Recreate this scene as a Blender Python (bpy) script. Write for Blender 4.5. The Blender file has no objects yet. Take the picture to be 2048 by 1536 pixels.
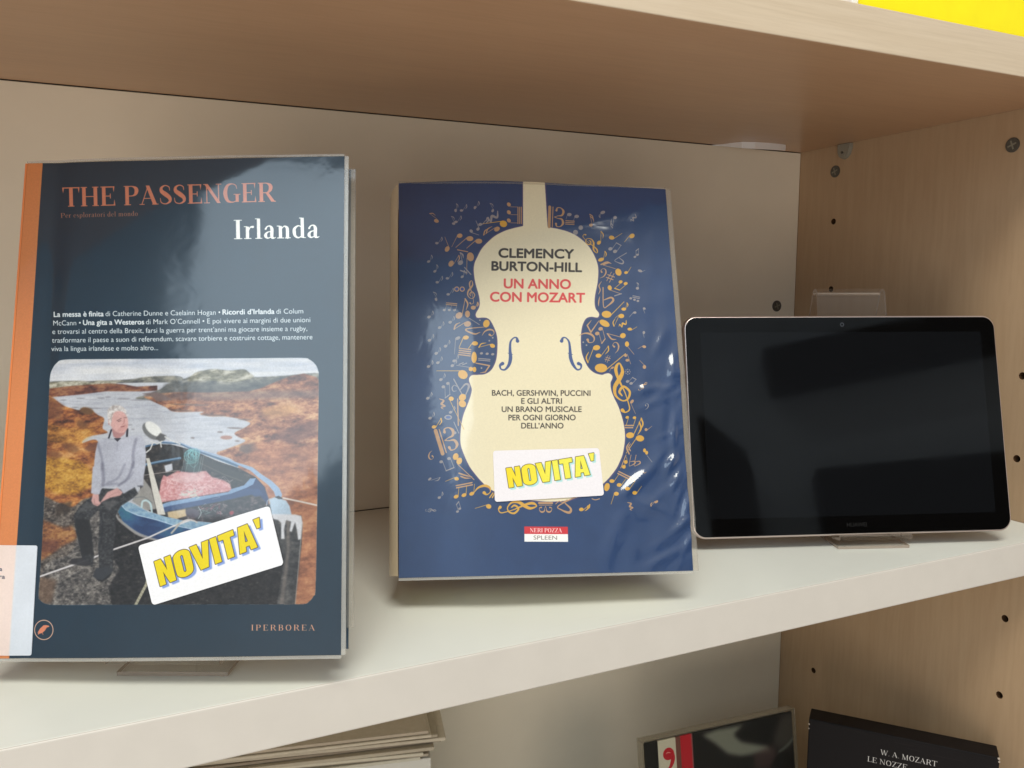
import bpy, bmesh, math, random
import numpy as np
from mathutils import Matrix, Vector, noise as mnoise

# ------------------------------------------------------------------ camera, world, lights, exposure
SC = bpy.context.scene
COL = SC.collection
rng = np.random.default_rng(7)
random.seed(7)

CAM = np.array([-0.64965289, -0.67185554, 0.18896346])
RM = np.array([[0.90536185, -0.42463984, 0.00096454],
               [-0.04877981, -0.10625782, -0.99314138],
               [0.42182989, 0.89910527, -0.11691563]])      # right, down, forward
FPX = 1644.448

cd = bpy.data.cameras.new('camera')
cam = bpy.data.objects.new('camera', cd)
COL.objects.link(cam)
cam.matrix_world = Matrix(((RM[0][0], -RM[1][0], -RM[2][0], CAM[0]),
                           (RM[0][1], -RM[1][1], -RM[2][1], CAM[1]),
                           (RM[0][2], -RM[1][2], -RM[2][2], CAM[2]),
                           (0, 0, 0, 1)))
cd.sensor_width = 36.0
cd.lens = FPX / 2048 * 36.0
cd.clip_start = 0.02
cd.clip_end = 100
SC.camera = cam

world = bpy.data.worlds.new('World')
SC.world = world
world.use_nodes = True
world.node_tree.nodes['Background'].inputs[0].default_value = (1.0, 0.91, 0.80, 1)
world.node_tree.nodes['Background'].inputs[1].default_value = 0.72


def area(name, loc, target, sx, sy, power, color):
    d = bpy.data.lights.new(name, 'AREA')
    d.shape = 'RECTANGLE'
    d.size, d.size_y = sx, sy
    d.energy = power
    d.color = color
    o = bpy.data.objects.new(name, d)
    COL.objects.link(o)
    o.location = loc
    o.rotation_euler = (Vector(target) - Vector(loc)).to_track_quat('-Z', 'Y').to_euler()
    return o


area('window_light', (-2.40, -2.38, 1.50), (-0.6, -0.2, 0.1), 1.15, 1.5, 21.0, (0.72, 0.88, 1.0))
area('low_front_fill', (-1.55, -2.60, -0.45), (-0.4, -0.1, 0.15), 2.6, 1.2, 35.0, (1.0, 0.90, 0.77))  # added fill light, low in front, lifting the back panel and shelf underside
area('ceiling_lamp', (-0.75, -1.25, 1.75), (-0.5, -0.3, 0.0), 1.1, 0.5, 31.0, (1.0, 0.985, 0.88))

SC.view_settings.view_transform = 'Standard'
SC.view_settings.look = 'None'
SC.view_settings.exposure = 0.0
SC.view_settings.gamma = 1.0
SC.cycles.max_bounces = 12
SC.cycles.transparent_max_bounces = 16
SC.cycles.caustics_reflective = False
SC.cycles.caustics_refractive = False


# ------------------------------------------------------------------ small helpers
def srgb(c):
    return tuple(((x / 12.92) if x <= 0.04045 else ((x + 0.055) / 1.055) ** 2.4) for x in c)


def c255(r, g, b):
    return (r / 255.0, g / 255.0, b / 255.0)


def link(o, parent=None):
    COL.objects.link(o)
    if parent is not None:
        o.parent = parent
    return o


def thing(name, label, cat, group=None):
    o = bpy.data.objects.new(name, None)
    o.empty_display_size = 0.02
    link(o)
    o['label'] = label
    o['category'] = cat
    if group:
        o['group'] = group
    return o


def mesh_obj(name, verts, faces, mat, parent=None, uvs=None, smooth=False, label=None):
    me = bpy.data.meshes.new(name)
    me.from_pydata([tuple(map(float, v)) for v in verts], [], [tuple(f) for f in faces])
    if uvs is not None:
        ul = me.uv_layers.new(name='UVMap')
        li = np.zeros(len(me.loops), dtype=np.int32)
        me.loops.foreach_get('vertex_index', li)
        ul.data.foreach_set('uv', np.asarray(uvs, dtype=np.float32)[li].ravel())
    if mat is not None:
        me.materials.append(mat)
    if smooth:
        me.polygons.foreach_set('use_smooth', [True] * len(me.polygons))
    me.update()
    o = link(bpy.data.objects.new(name, me), parent)
    if label:
        o['label'] = label
    return o


def bm_obj(name, bm, mat, parent=None, smooth=False, label=None):
    me = bpy.data.meshes.new(name)
    bm.normal_update()
    bm.to_mesh(me)
    bm.free()
    if mat is not None:
        me.materials.append(mat)
    if smooth:
        me.polygons.foreach_set('use_smooth', [True] * len(me.polygons))
    o = link(bpy.data.objects.new(name, me), parent)
    if label:
        o['label'] = label
    return o


def box_bm(x0, x1, y0, y1, z0, z1, bevel=0.0, seg=2, M=None):
    bm = bmesh.new()
    bmesh.ops.create_cube(bm, size=1.0)
    for v in bm.verts:
        v.co = Vector(((x0 + x1) / 2 + v.co.x * (x1 - x0), (y0 + y1) / 2 + v.co.y * (y1 - y0), (z0 + z1) / 2 + v.co.z * (z1 - z0)))
    if bevel:
        bmesh.ops.bevel(bm, geom=list(bm.edges), offset=bevel, segments=seg, profile=0.5, affect='EDGES')
    if M is not None:
        bmesh.ops.transform(bm, matrix=M, verts=bm.verts)
    return bm


def frame_matrix(O, u, w, n):
    return Matrix(((u[0], w[0], n[0], O[0]), (u[1], w[1], n[1], O[1]), (u[2], w[2], n[2], O[2]), (0, 0, 0, 1)))


# ------------------------------------------------------------------ material helpers
class NT:
    def __init__(self, name):
        self.m = bpy.data.materials.new(name)
        self.m.use_nodes = True
        self.t = self.m.node_tree
        self.b = self.t.nodes['Principled BSDF']
        self.out = self.t.nodes['Material Output']

    def n(self, typ, **kw):
        nd = self.t.nodes.new(typ)
        for k, v in kw.items():
            setattr(nd, k, v)
        return nd

    def l(self, a, b):
        self.t.links.new(a, b)

    def coords(self, scale=(1, 1, 1), rot=(0, 0, 0), src='Object'):
        tc = self.n('ShaderNodeTexCoord')
        mp = self.n('ShaderNodeMapping')
        mp.inputs['Scale'].default_value = scale
        mp.inputs['Rotation'].default_value = rot
        self.l(tc.outputs[src], mp.inputs[0])
        return mp.outputs[0]

    def noise(self, vec, scale, detail=4, rough=0.55, dist=0.0):
        nd = self.n('ShaderNodeTexNoise')
        nd.inputs['Scale'].default_value = scale
        nd.inputs['Detail'].default_value = detail
        nd.inputs['Roughness'].default_value = rough
        nd.inputs['Distortion'].default_value = dist
        self.l(vec, nd.inputs['Vector'])
        return nd.outputs['Fac']

    def ramp(self, fac, stops):
        r = self.n('ShaderNodeValToRGB')
        e = r.color_ramp.elements
        while len(e) < len(stops):
            e.new(0.5)
        for el, (p, c) in zip(e, stops):
            el.position = p
            el.color = tuple(c) + (1,)
        self.l(fac, r.inputs[0])
        return r.outputs[0]

    def mix(self, a, b, fac, mode='MIX'):
        m = self.n('ShaderNodeMix', data_type='RGBA', blend_type=mode)
        for sock, val in ((m.inputs[6], a), (m.inputs[7], b), (m.inputs[0], fac)):
            if hasattr(val, 'links'):
                self.l(val, sock)
            elif isinstance(val, (int, float)):
                sock.default_value = val
            else:
                sock.default_value = tuple(val) + (1,)
        return m.outputs[2]

    def bump(self, h, strength=0.2, dist=0.001, normal=None):
        b = self.n('ShaderNodeBump')
        b.inputs['Strength'].default_value = strength
        b.inputs['Distance'].default_value = dist
        self.l(h, b.inputs['Height'])
        if normal is not None:
            self.l(normal, b.inputs['Normal'])
        return b.outputs[0]


def mat_plain(name, col, rough=0.5, spec=0.5, metal=0.0, vary=0.05, vscale=60, bump=0.0, coat=0.0):
    t = NT(name)
    v = t.coords()
    f = t.noise(v, vscale, 5)
    a = tuple(max(0, x * (1 - vary)) for x in srgb(col))
    b = tuple(min(1, x * (1 + vary)) for x in srgb(col))
    t.l(t.ramp(f, [(0.3, a), (0.7, b)]), t.b.inputs['Base Color'])
    t.b.inputs['Roughness'].default_value = rough
    t.b.inputs['Specular IOR Level'].default_value = spec
    t.b.inputs['Metallic'].default_value = metal
    t.b.inputs['Coat Weight'].default_value = coat
    if bump:
        t.l(t.bump(f, bump, 0.0005), t.b.inputs['Normal'])
    return t.m


def mat_wood(name, light, dark, scale, rough=0.42, contrast=0.35, bump=0.08):
    """printed birch laminate: long thin grain streaks; scale stretches the noise along the grain"""
    t = NT(name)
    v = t.coords(scale)
    f1 = t.noise(v, 1.0, 8, 0.62, 0.25)
    v2 = t.coords(tuple(s * 0.22 for s in scale))
    f2 = t.noise(v2, 1.0, 3, 0.5, 0.8)
    v3 = t.coords(tuple(s * 3.4 for s in scale))
    f3 = t.noise(v3, 1.0, 3, 0.6)
    l_, d_ = srgb(light), srgb(dark)
    c1 = t.ramp(f1, [(0.32, d_), (0.62, l_)])
    c2 = t.ramp(f2, [(0.3, tuple(0.5 * (x + y) for x, y in zip(l_, d_))), (0.7, l_)])
    c = t.mix(c2, c1, contrast)
    c = t.mix(c, t.ramp(f3, [(0.35, (0.74, 0.70, 0.64)), (0.6, (1, 1, 1))]), 0.22, 'MULTIPLY')
    t.l(c, t.b.inputs['Base Color'])
    t.b.inputs['Roughness'].default_value = rough
    t.b.inputs['Specular IOR Level'].default_value = 0.4
    t.l(t.bump(f3, bump, 0.0004), t.b.inputs['Normal'])
    return t.m


def mat_image(name, img, rough=0.4, coat=0.0, coat_rough=0.06, coat_bump=None, spec=0.4):
    t = NT(name)
    uv = t.n('ShaderNodeUVMap')
    im = t.n('ShaderNodeTexImage')
    im.image = img
    im.interpolation = 'Cubic'
    im.extension = 'EXTEND'
    t.l(uv.outputs[0], im.inputs[0])
    v = t.coords()
    f = t.noise(v, 900, 3)
    c = t.mix(im.outputs[0], t.ramp(f, [(0.3, (0.94, 0.94, 0.94)), (0.7, (1.03, 1.03, 1.03))]), 0.6, 'MULTIPLY')
    t.l(c, t.b.inputs['Base Color'])
    t.b.inputs['Roughness'].default_value = rough
    t.b.inputs['Specular IOR Level'].default_value = spec
    t.b.inputs['Coat Weight'].default_value = coat
    t.b.inputs['Coat Roughness'].default_value = coat_rough
    t.b.inputs['Coat IOR'].default_value = 1.55
    if coat_bump:
        s, st, d = coat_bump
        f1 = t.noise(v, s, 3, 0.5, 0.6)
        t.l(t.bump(f1, st, d), t.b.inputs['Coat Normal'])
    return t.m


def mat_clear(name, tint=(0.93, 0.9, 0.86), gloss=0.06, haze=0.1, haze_col=(0.8, 0.78, 0.74), base=0.04):
    """thin clear plastic: lets light through, mirrors a little, carries a slight haze"""
    t = NT(name)
    t.t.nodes.remove(t.b)
    tr = t.n('ShaderNodeBsdfTransparent')
    tr.inputs[0].default_value = tint + (1,)
    gl = t.n('ShaderNodeBsdfGlossy')
    gl.inputs['Roughness'].default_value = gloss
    df = t.n('ShaderNodeBsdfDiffuse')
    v = t.coords()
    f = t.noise(v, 150, 4)
    t.l(t.ramp(f, [(0.3, tuple(x * 0.9 for x in haze_col)), (0.7, haze_col)]), df.inputs[0])
    lw = t.n('ShaderNodeLayerWeight')
    lw.inputs['Blend'].default_value = 0.5
    pw = t.n('ShaderNodeMath', operation='POWER')
    pw.inputs[1].default_value = 4.0
    t.l(lw.outputs['Facing'], pw.inputs[0])
    fr = t.n('ShaderNodeMath', operation='MULTIPLY_ADD')
    fr.inputs[1].default_value = 0.55
    fr.inputs[2].default_value = base
    t.l(pw.outputs[0], fr.inputs[0])
    m1 = t.n('ShaderNodeMixShader')
    m1.inputs[0].default_value = haze
    t.l(tr.outputs[0], m1.inputs[1])
    t.l(df.outputs[0], m1.inputs[2])
    m2 = t.n('ShaderNodeMixShader')
    t.l(fr.outputs[0], m2.inputs[0])
    t.l(m1.outputs[0], m2.inputs[1])
    t.l(gl.outputs[0], m2.inputs[2])
    t.l(m2.outputs[0], t.out.inputs[0])
    return t.m


# ------------------------------------------------------------------ leaning surfaces (covers, screens)
class Surf:
    """a leaning plane: origin, across u, up w, normal n towards the reader; h(a, b) is the bow of the sheet"""

    def __init__(s, O, yaw, lean, roll=0.0, h=None):
        u = np.array([math.cos(yaw), math.sin(yaw), 0.0])
        k = np.array([-math.sin(yaw), math.cos(yaw), 0.0])
        w = np.array([0, 0, 1.0]) * math.cos(lean) + k * math.sin(lean)
        s.u = u * math.cos(roll) + w * math.sin(roll)
        s.w = w * math.cos(roll) - u * math.sin(roll)
        s.n = np.cross(s.u, s.w)
        s.O = np.array(O, float)
        s.h = h or (lambda a, b: np.zeros_like(a))

    def ab(s, px, py):
        px, py = np.atleast_1d(np.asarray(px, float)), np.atleast_1d(np.asarray(py, float))
        r = np.stack([(px - 1024) / FPX, (py - 768) / FPX, np.ones_like(px)], -1) @ RM
        hh = np.zeros_like(px)
        for _ in range(6):
            t = ((s.O - CAM) @ s.n + hh) / (r @ s.n)
            X = CAM + r * t[:, None] - s.O
            a, b = X @ s.u, X @ s.w
            hh = s.h(a, b)
        return a, b

    def p(s, a, b, d=0.0):
        a, b = np.asarray(a, float), np.asarray(b, float)
        hh = s.h(a, b) + d
        return s.O + a[..., None] * s.u + b[..., None] * s.w + hh[..., None] * s.n

    def shell(s, name, corners, nx, ny, d0, d1, mat, parent=None, uvrect=None, label=None, edge=None, round_=0.0, flat_back=False):
        """closed sheet between offsets d0 (back) and d1 (front) inside the quad TL, TR, BR, BL given in (a, b)"""
        TL, TR, BR, BL = [np.array(c, float) for c in corners]
        S, T = np.meshgrid(np.linspace(0, 1, nx + 1), np.linspace(0, 1, ny + 1))
        if edge is not None:
            pass
        Q = (TL[None, None] * (1 - S)[..., None] * (1 - T)[..., None] + TR * S[..., None] * (1 - T)[..., None]
             + BR * S[..., None] * T[..., None] + BL * (1 - S)[..., None] * T[..., None])
        A, B = Q[..., 0], Q[..., 1]
        if edge is not None:
            A, B = edge(S, T, A, B)
        F = s.p(A, B, d1)
        if flat_back:
            K = s.O + A[..., None] * s.u + B[..., None] * s.w + d0 * s.n
        else:
            K = s.p(A, B, d0)
        nv = (nx + 1) * (ny + 1)
        verts = np.concatenate([F.reshape(-1, 3), K.reshape(-1, 3)])
        idx = lambda i, j: j * (nx + 1) + i
        faces = []
        for j in range(ny):
            for i in range(nx):
                a_, b_, c_, d_ = idx(i, j), idx(i + 1, j), idx(i + 1, j + 1), idx(i, j + 1)
                faces.append((a_, d_, c_, b_))
                faces.append((a_ + nv, b_ + nv, c_ + nv, d_ + nv))
        for i in range(nx):
            faces.append((idx(i, 0), idx(i + 1, 0), idx(i + 1, 0) + nv, idx(i, 0) + nv))
            faces.append((idx(i + 1, ny), idx(i, ny), idx(i, ny) + nv, idx(i + 1, ny) + nv))
        for j in range(ny):
            faces.append((idx(0, j + 1), idx(0, j), idx(0, j) + nv, idx(0, j + 1) + nv))
            faces.append((idx(nx, j), idx(nx, j + 1), idx(nx, j + 1) + nv, idx(nx, j) + nv))
        uvs = None
        if uvrect is not None:
            a0, a1, b0, b1 = uvrect
            U = (A - a0) / (a1 - a0)
            V = (B - b0) / (b1 - b0)
            uv = np.stack([U, V], -1).reshape(-1, 2)
            uvs = np.concatenate([uv, uv])
        o = mesh_obj(name, verts, faces, mat, parent, uvs, True, label)
        for e_ in o.data.edges:
            pass
        o.data.set_sharp_from_angle(angle=math.radians(40))
        return o


# ------------------------------------------------------------------ print shop: flat artwork rasterised from outlines
def catmull(pts, n=8, closed=False):
    P = np.array(pts, float)
    if closed:
        Q = np.concatenate([P[-1:], P, P[:2]])
    else:
        Q = np.concatenate([2 * P[:1] - P[1:2], P, 2 * P[-1:] - P[-2:-1]])
    out = []
    for i in range(1, len(Q) - 2):
        p0, p1, p2, p3 = Q[i - 1], Q[i], Q[i + 1], Q[i + 2]
        t = np.linspace(0, 1, n, endpoint=False)[:, None]
        out.append(0.5 * (2 * p1 + (p2 - p0) * t + (2 * p0 - 5 * p1 + 4 * p2 - p3) * t ** 2 + (3 * p1 - p0 - 3 * p2 + p3) * t ** 3))
    if not closed:
        out.append(Q[-2][None])
    return np.concatenate(out)


def boxblur(a, r):
    r = int(round(r))
    if r < 1:
        return a
    for ax in (0, 1):
        for _ in range(2):
            p = np.pad(a, [(r + 1, r) if k == ax else (0, 0) for k in range(a.ndim)], mode='edge')
            c = np.cumsum(p, axis=ax)
            n = 2 * r + 1
            a = (np.take(c, range(n, c.shape[ax]), axis=ax) - np.take(c, range(0, c.shape[ax] - n), axis=ax)) / n
    return a


class Canvas:
    def __init__(s, surf, rect, res, base):
        s.surf, s.rect, s.res = surf, rect, res
        a0, a1, b0, b1 = rect
        s.W, s.H = int((a1 - a0) * res), int((b1 - b0) * res)
        s.img = np.empty((s.H, s.W, 3))
        s.img[:] = base
        s.clip = None
        c = s.tx([(800, 700), (801, 700), (800, 701)])
        s.k = 1.0

    def setk(s, x, y):
        c = s.tx([(x, y), (x + 10, y), (x, y + 10)])
        s.k = (np.hypot(*(c[1] - c[0])) + np.hypot(*(c[2] - c[0]))) / 20

    def tx(s, pts):
        P = np.asarray(pts, float)
        a, b = s.surf.ab(P[:, 0], P[:, 1])
        a0, a1, b0, b1 = s.rect
        return np.stack([(a - a0) * s.res, (b1 - b) * s.res], -1)

    def comp(s, cov, x0, y0, col, alpha=1.0):
        h, w = cov.shape
        X0, Y0, X1, Y1 = max(x0, 0), max(y0, 0), min(x0 + w, s.W), min(y0 + h, s.H)
        if X1 <= X0 or Y1 <= Y0:
            return
        c = cov[Y0 - y0:Y1 - y0, X0 - x0:X1 - x0] * alpha
        if s.clip is not None:
            c = c * s.clip[Y0:Y1, X0:X1]
        c = c[..., None]
        if isinstance(col, np.ndarray) and col.ndim == 3:
            col = col[Y0:Y1, X0:X1]
        reg = s.img[Y0:Y1, X0:X1]
        reg[:] = reg * (1 - c) + np.asarray(col) * c

    def cover(s, loops, ss=4, pad=2):
        """even-odd coverage of closed loops given in canvas pixels"""
        E = []
        for L in loops:
            L = np.asarray(L, float)
            E.append(np.concatenate([L, np.roll(L, -1, 0)], 1))
        return s.cover_edges(np.concatenate(E), ss, pad)

    def cover_edges(s, E, ss=4, pad=2):
        mn = np.minimum(E[:, :2], E[:, 2:]).min(0)
        mx = np.maximum(E[:, :2], E[:, 2:]).max(0)
        x0, y0 = int(max(math.floor(mn[0]), -50)) - pad, int(max(math.floor(mn[1]), -50)) - pad
        x1, y1 = int(min(math.ceil(mx[0]), s.W + 50)) + pad, int(min(math.ceil(mx[1]), s.H + 50)) + pad
        w, h = max(1, x1 - x0), max(1, y1 - y0)
        acc = np.zeros((h * ss, w * ss + 1), np.int32)
        e = (E - np.array([x0, y0, x0, y0])) * ss
        lo = np.minimum(e[:, 1], e[:, 3])
        hi = np.maximum(e[:, 1], e[:, 3])
        r0 = np.clip(np.ceil(lo - 0.5), 0, h * ss).astype(int)
        r1 = np.clip(np.ceil(hi - 0.5), 0, h * ss).astype(int)
        cnt = np.maximum(r1 - r0, 0)
        if cnt.sum() == 0:
            return np.zeros((h, w)), x0, y0
        k = np.repeat(np.arange(len(e)), cnt)
        off = np.arange(cnt.sum()) - np.repeat(np.cumsum(cnt) - cnt, cnt)
        rows = r0[k] + off
        yy = rows + 0.5
        xs = e[k, 0] + (yy - e[k, 1]) / (e[k, 3] - e[k, 1]) * (e[k, 2] - e[k, 0])
        cols = np.clip(np.ceil(xs - 0.5), 0, w * ss).astype(int)
        np.add.at(acc, (rows, cols), 1)
        par = (np.cumsum(acc, 1) & 1)[:, :w * ss]
        return par.reshape(h, ss, w, ss).mean((1, 3)), x0, y0

    def poly(s, pts, col, alpha=1.0, blur=0.0, smooth=False):
        if smooth:
            pts = catmull(pts, 6, True)
        cov, x0, y0 = s.cover([s.tx(pts)], 3, 2 + int(blur * s.k * 3))
        if blur:
            cov = boxblur(cov, blur * s.k)
        s.comp(cov, x0, y0, col, alpha)

    def ell(s, x, y, rx, ry, ang, col, alpha=1.0, blur=0.0):
        t = np.linspace(0, 2 * np.pi, 28, endpoint=False)
        ca, sa = math.cos(math.radians(ang)), math.sin(math.radians(ang))
        P = np.stack([x + rx * np.cos(t) * ca - ry * np.sin(t) * sa, y + rx * np.cos(t) * sa + ry * np.sin(t) * ca], -1)
        s.poly(P, col, alpha, blur)

    def capsules(s, P, R):
        """coverage of a chain of tapered capsules, canvas pixels"""
        R = np.maximum(R, 0.35)
        x0, y0 = int(np.floor((P[:, 0] - R).min())) - 2, int(np.floor((P[:, 1] - R).min())) - 2
        x1, y1 = int(np.ceil((P[:, 0] + R).max())) + 2, int(np.ceil((P[:, 1] + R).max())) + 2
        cov = np.zeros((y1 - y0, x1 - x0))
        for i in range(len(P) - 1):
            a, b, ra, rb = P[i], P[i + 1], R[i], R[i + 1]
            m = max(ra, rb) + 1.5
            u0, u1 = int(min(a[0], b[0]) - m) - x0, int(max(a[0], b[0]) + m) + 2 - x0
            v0, v1 = int(min(a[1], b[1]) - m) - y0, int(max(a[1], b[1]) + m) + 2 - y0
            u0, v0 = max(u0, 0), max(v0, 0)
            X, Y = np.meshgrid(np.arange(u0, min(u1, cov.shape[1])) + x0 + 0.5, np.arange(v0, min(v1, cov.shape[0])) + y0 + 0.5)
            d = b - a
            t = np.clip(((X - a[0]) * d[0] + (Y - a[1]) * d[1]) / max(d @ d, 1e-9), 0, 1)
            dist = np.hypot(X - a[0] - t * d[0], Y - a[1] - t * d[1]) - (ra + (rb - ra) * t)
            reg = cov[v0:v0 + X.shape[0], u0:u0 + X.shape[1]]
            np.maximum(reg, np.clip(0.5 - dist, 0, 1), out=reg)
        return cov, x0, y0

    def line(s, pts, w, col, alpha=1.0, smooth=False, blur=0.0):
        """stroke through points; w is one width or one per point"""
        P = np.asarray(pts, float)
        ws = np.full(len(P), float(w)) if np.isscalar(w) else np.asarray(w, float)
        Q = np.concatenate([P, ws[:, None]], 1)
        if smooth:
            Q = catmull(Q, 6)
        cov, x0, y0 = s.capsules(s.tx(Q[:, :2]), Q[:, 2] * s.k / 2)
        if blur:
            cov = boxblur(np.pad(cov, 6), blur * s.k)
            x0 -= 6
            y0 -= 6
        s.comp(cov, x0, y0, col, alpha)

    def noise(s, cx, cy, seed, octaves=4, gain=0.55, shear=0.0):
        r = np.random.default_rng(seed)
        out = np.zeros((s.H, s.W))
        amp, tot = 1.0, 0.0
        Y, X = np.mgrid[0:s.H, 0:s.W].astype(float)
        X = X + shear * Y
        X -= X.min()
        for _ in range(octaves):
            gx, gy = X / cx, Y / cy
            g = r.random((int(gy.max()) + 3, int(gx.max()) + 3))
            ix, iy = gx.astype(int), gy.astype(int)
            fx, fy = gx - ix, gy - iy
            fx, fy = fx * fx * (3 - 2 * fx), fy * fy * (3 - 2 * fy)
            v = (g[iy, ix] * (1 - fx) + g[iy, ix + 1] * fx) * (1 - fy) + (g[iy + 1, ix] * (1 - fx) + g[iy + 1, ix + 1] * fx) * fy
            out += v * amp
            tot += amp
            amp *= gain
            cx, cy = max(cx / 2, 1.3), max(cy / 2, 1.3)
        return out / tot

    def to_image(s, name):
        im = bpy.data.images.new(name, s.W, s.H, alpha=False)
        buf = np.ones((s.H, s.W, 4), np.float32)
        buf[..., :3] = np.clip(s.img[::-1], 0, 1)
        im.pixels.foreach_set(buf.ravel())
        im.update()
        im.pack()
        return im


def pal(f, stops):
    """map a noise field through colour stops -> colour field"""
    xs = [p for p, _ in stops]
    return np.stack([np.interp(f, xs, [c[i] / 255.0 for _, c in stops]) for i in range(3)], -1)


# lettering: sans from the built-in font, serif and display letters drawn here
_te = {}


def text_edges(st):
    if st in _te:
        return _te[st]
    cu = bpy.data.curves.new('lettering', 'FONT')
    cu.body = st
    cu.resolution_u = 6
    ob = bpy.data.objects.new('lettering', cu)
    COL.objects.link(ob)
    me = ob.to_mesh()
    V = np.array([v.co[:2] for v in me.vertices]) if len(me.vertices) else np.zeros((0, 2))
    cnt = {}
    for p in me.polygons:
        vs = list(p.vertices)
        for i in range(len(vs)):
            k = (min(vs[i], vs[i - 1]), max(vs[i], vs[i - 1]))
            cnt[k] = cnt.get(k, 0) + 1
    ed = [k for k, c in cnt.items() if c == 1]
    ob.to_mesh_clear()
    bpy.data.objects.remove(ob)
    bpy.data.curves.remove(cu)
    E = np.array([[*V[a], *V[b]] for a, b in ed])
    _te[st] = E
    return E


_H = text_edges('H')
CAPH = _H[:, [1, 3]].max() - _H[:, [1, 3]].min()


def dilate(cov, r):
    if r <= 0:
        return cov
    out = cov.copy()
    n = 16
    R = int(math.ceil(r))
    P = np.pad(cov, R + 1)
    h, w = cov.shape
    for q in (r, r * 0.5):
        for i in range(n):
            dx, dy = q * math.cos(2 * math.pi * i / n), q * math.sin(2 * math.pi * i / n)
            ix, iy = math.floor(dx), math.floor(dy)
            fx, fy = dx - ix, dy - iy
            b0, a0 = R + 1 + iy, R + 1 + ix
            g = lambda u, v: P[b0 + v:b0 + v + h, a0 + u:a0 + u + w] if b0 + v + h <= P.shape[0] and a0 + u + w <= P.shape[1] else cov
            sh = g(0, 0) * (1 - fx) * (1 - fy) + (g(1, 0) * fx * (1 - fy) if fx else 0) + (g(0, 1) * (1 - fx) * fy if fy else 0) + (g(1, 1) * fx * fy if fx and fy else 0)
            np.maximum(out, sh, out=out)
    return out


def text(cv, st, p0, p1, cap, col, bold=0.0, alpha=1.0, up=None):
    E = text_edges(st)
    x0, x1 = E[:, [0, 2]].min(), E[:, [0, 2]].max()
    p0, p1 = np.array(p0, float), np.array(p1, float)
    d = p1 - p0
    if up is None:
        up = np.array([d[1], -d[0]]) / np.hypot(*d) * cap
    up = np.array(up, float)
    f = lambda X, Y: p0 + ((X - x0) / (x1 - x0))[:, None] * d + (Y / CAPH)[:, None] * up
    A, B = cv.tx(f(E[:, 0], E[:, 1])), cv.tx(f(E[:, 2], E[:, 3]))
    cv.setk(*p0)
    cov, X0, Y0 = cv.cover_edges(np.concatenate([A, B], 1), 5, 5)
    if bold:
        cov = dilate(cov, bold * cv.k)
    cv.comp(cov, X0, Y0, col, alpha)


def V_(x, w=.2, y0=0, y1=1):
    return ('L', [(x, y0, w), (x, y1, w)])


def SF(x0, x1, y):
    return ('L', [(x0, y, .045), (x1, y, .045)])


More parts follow.
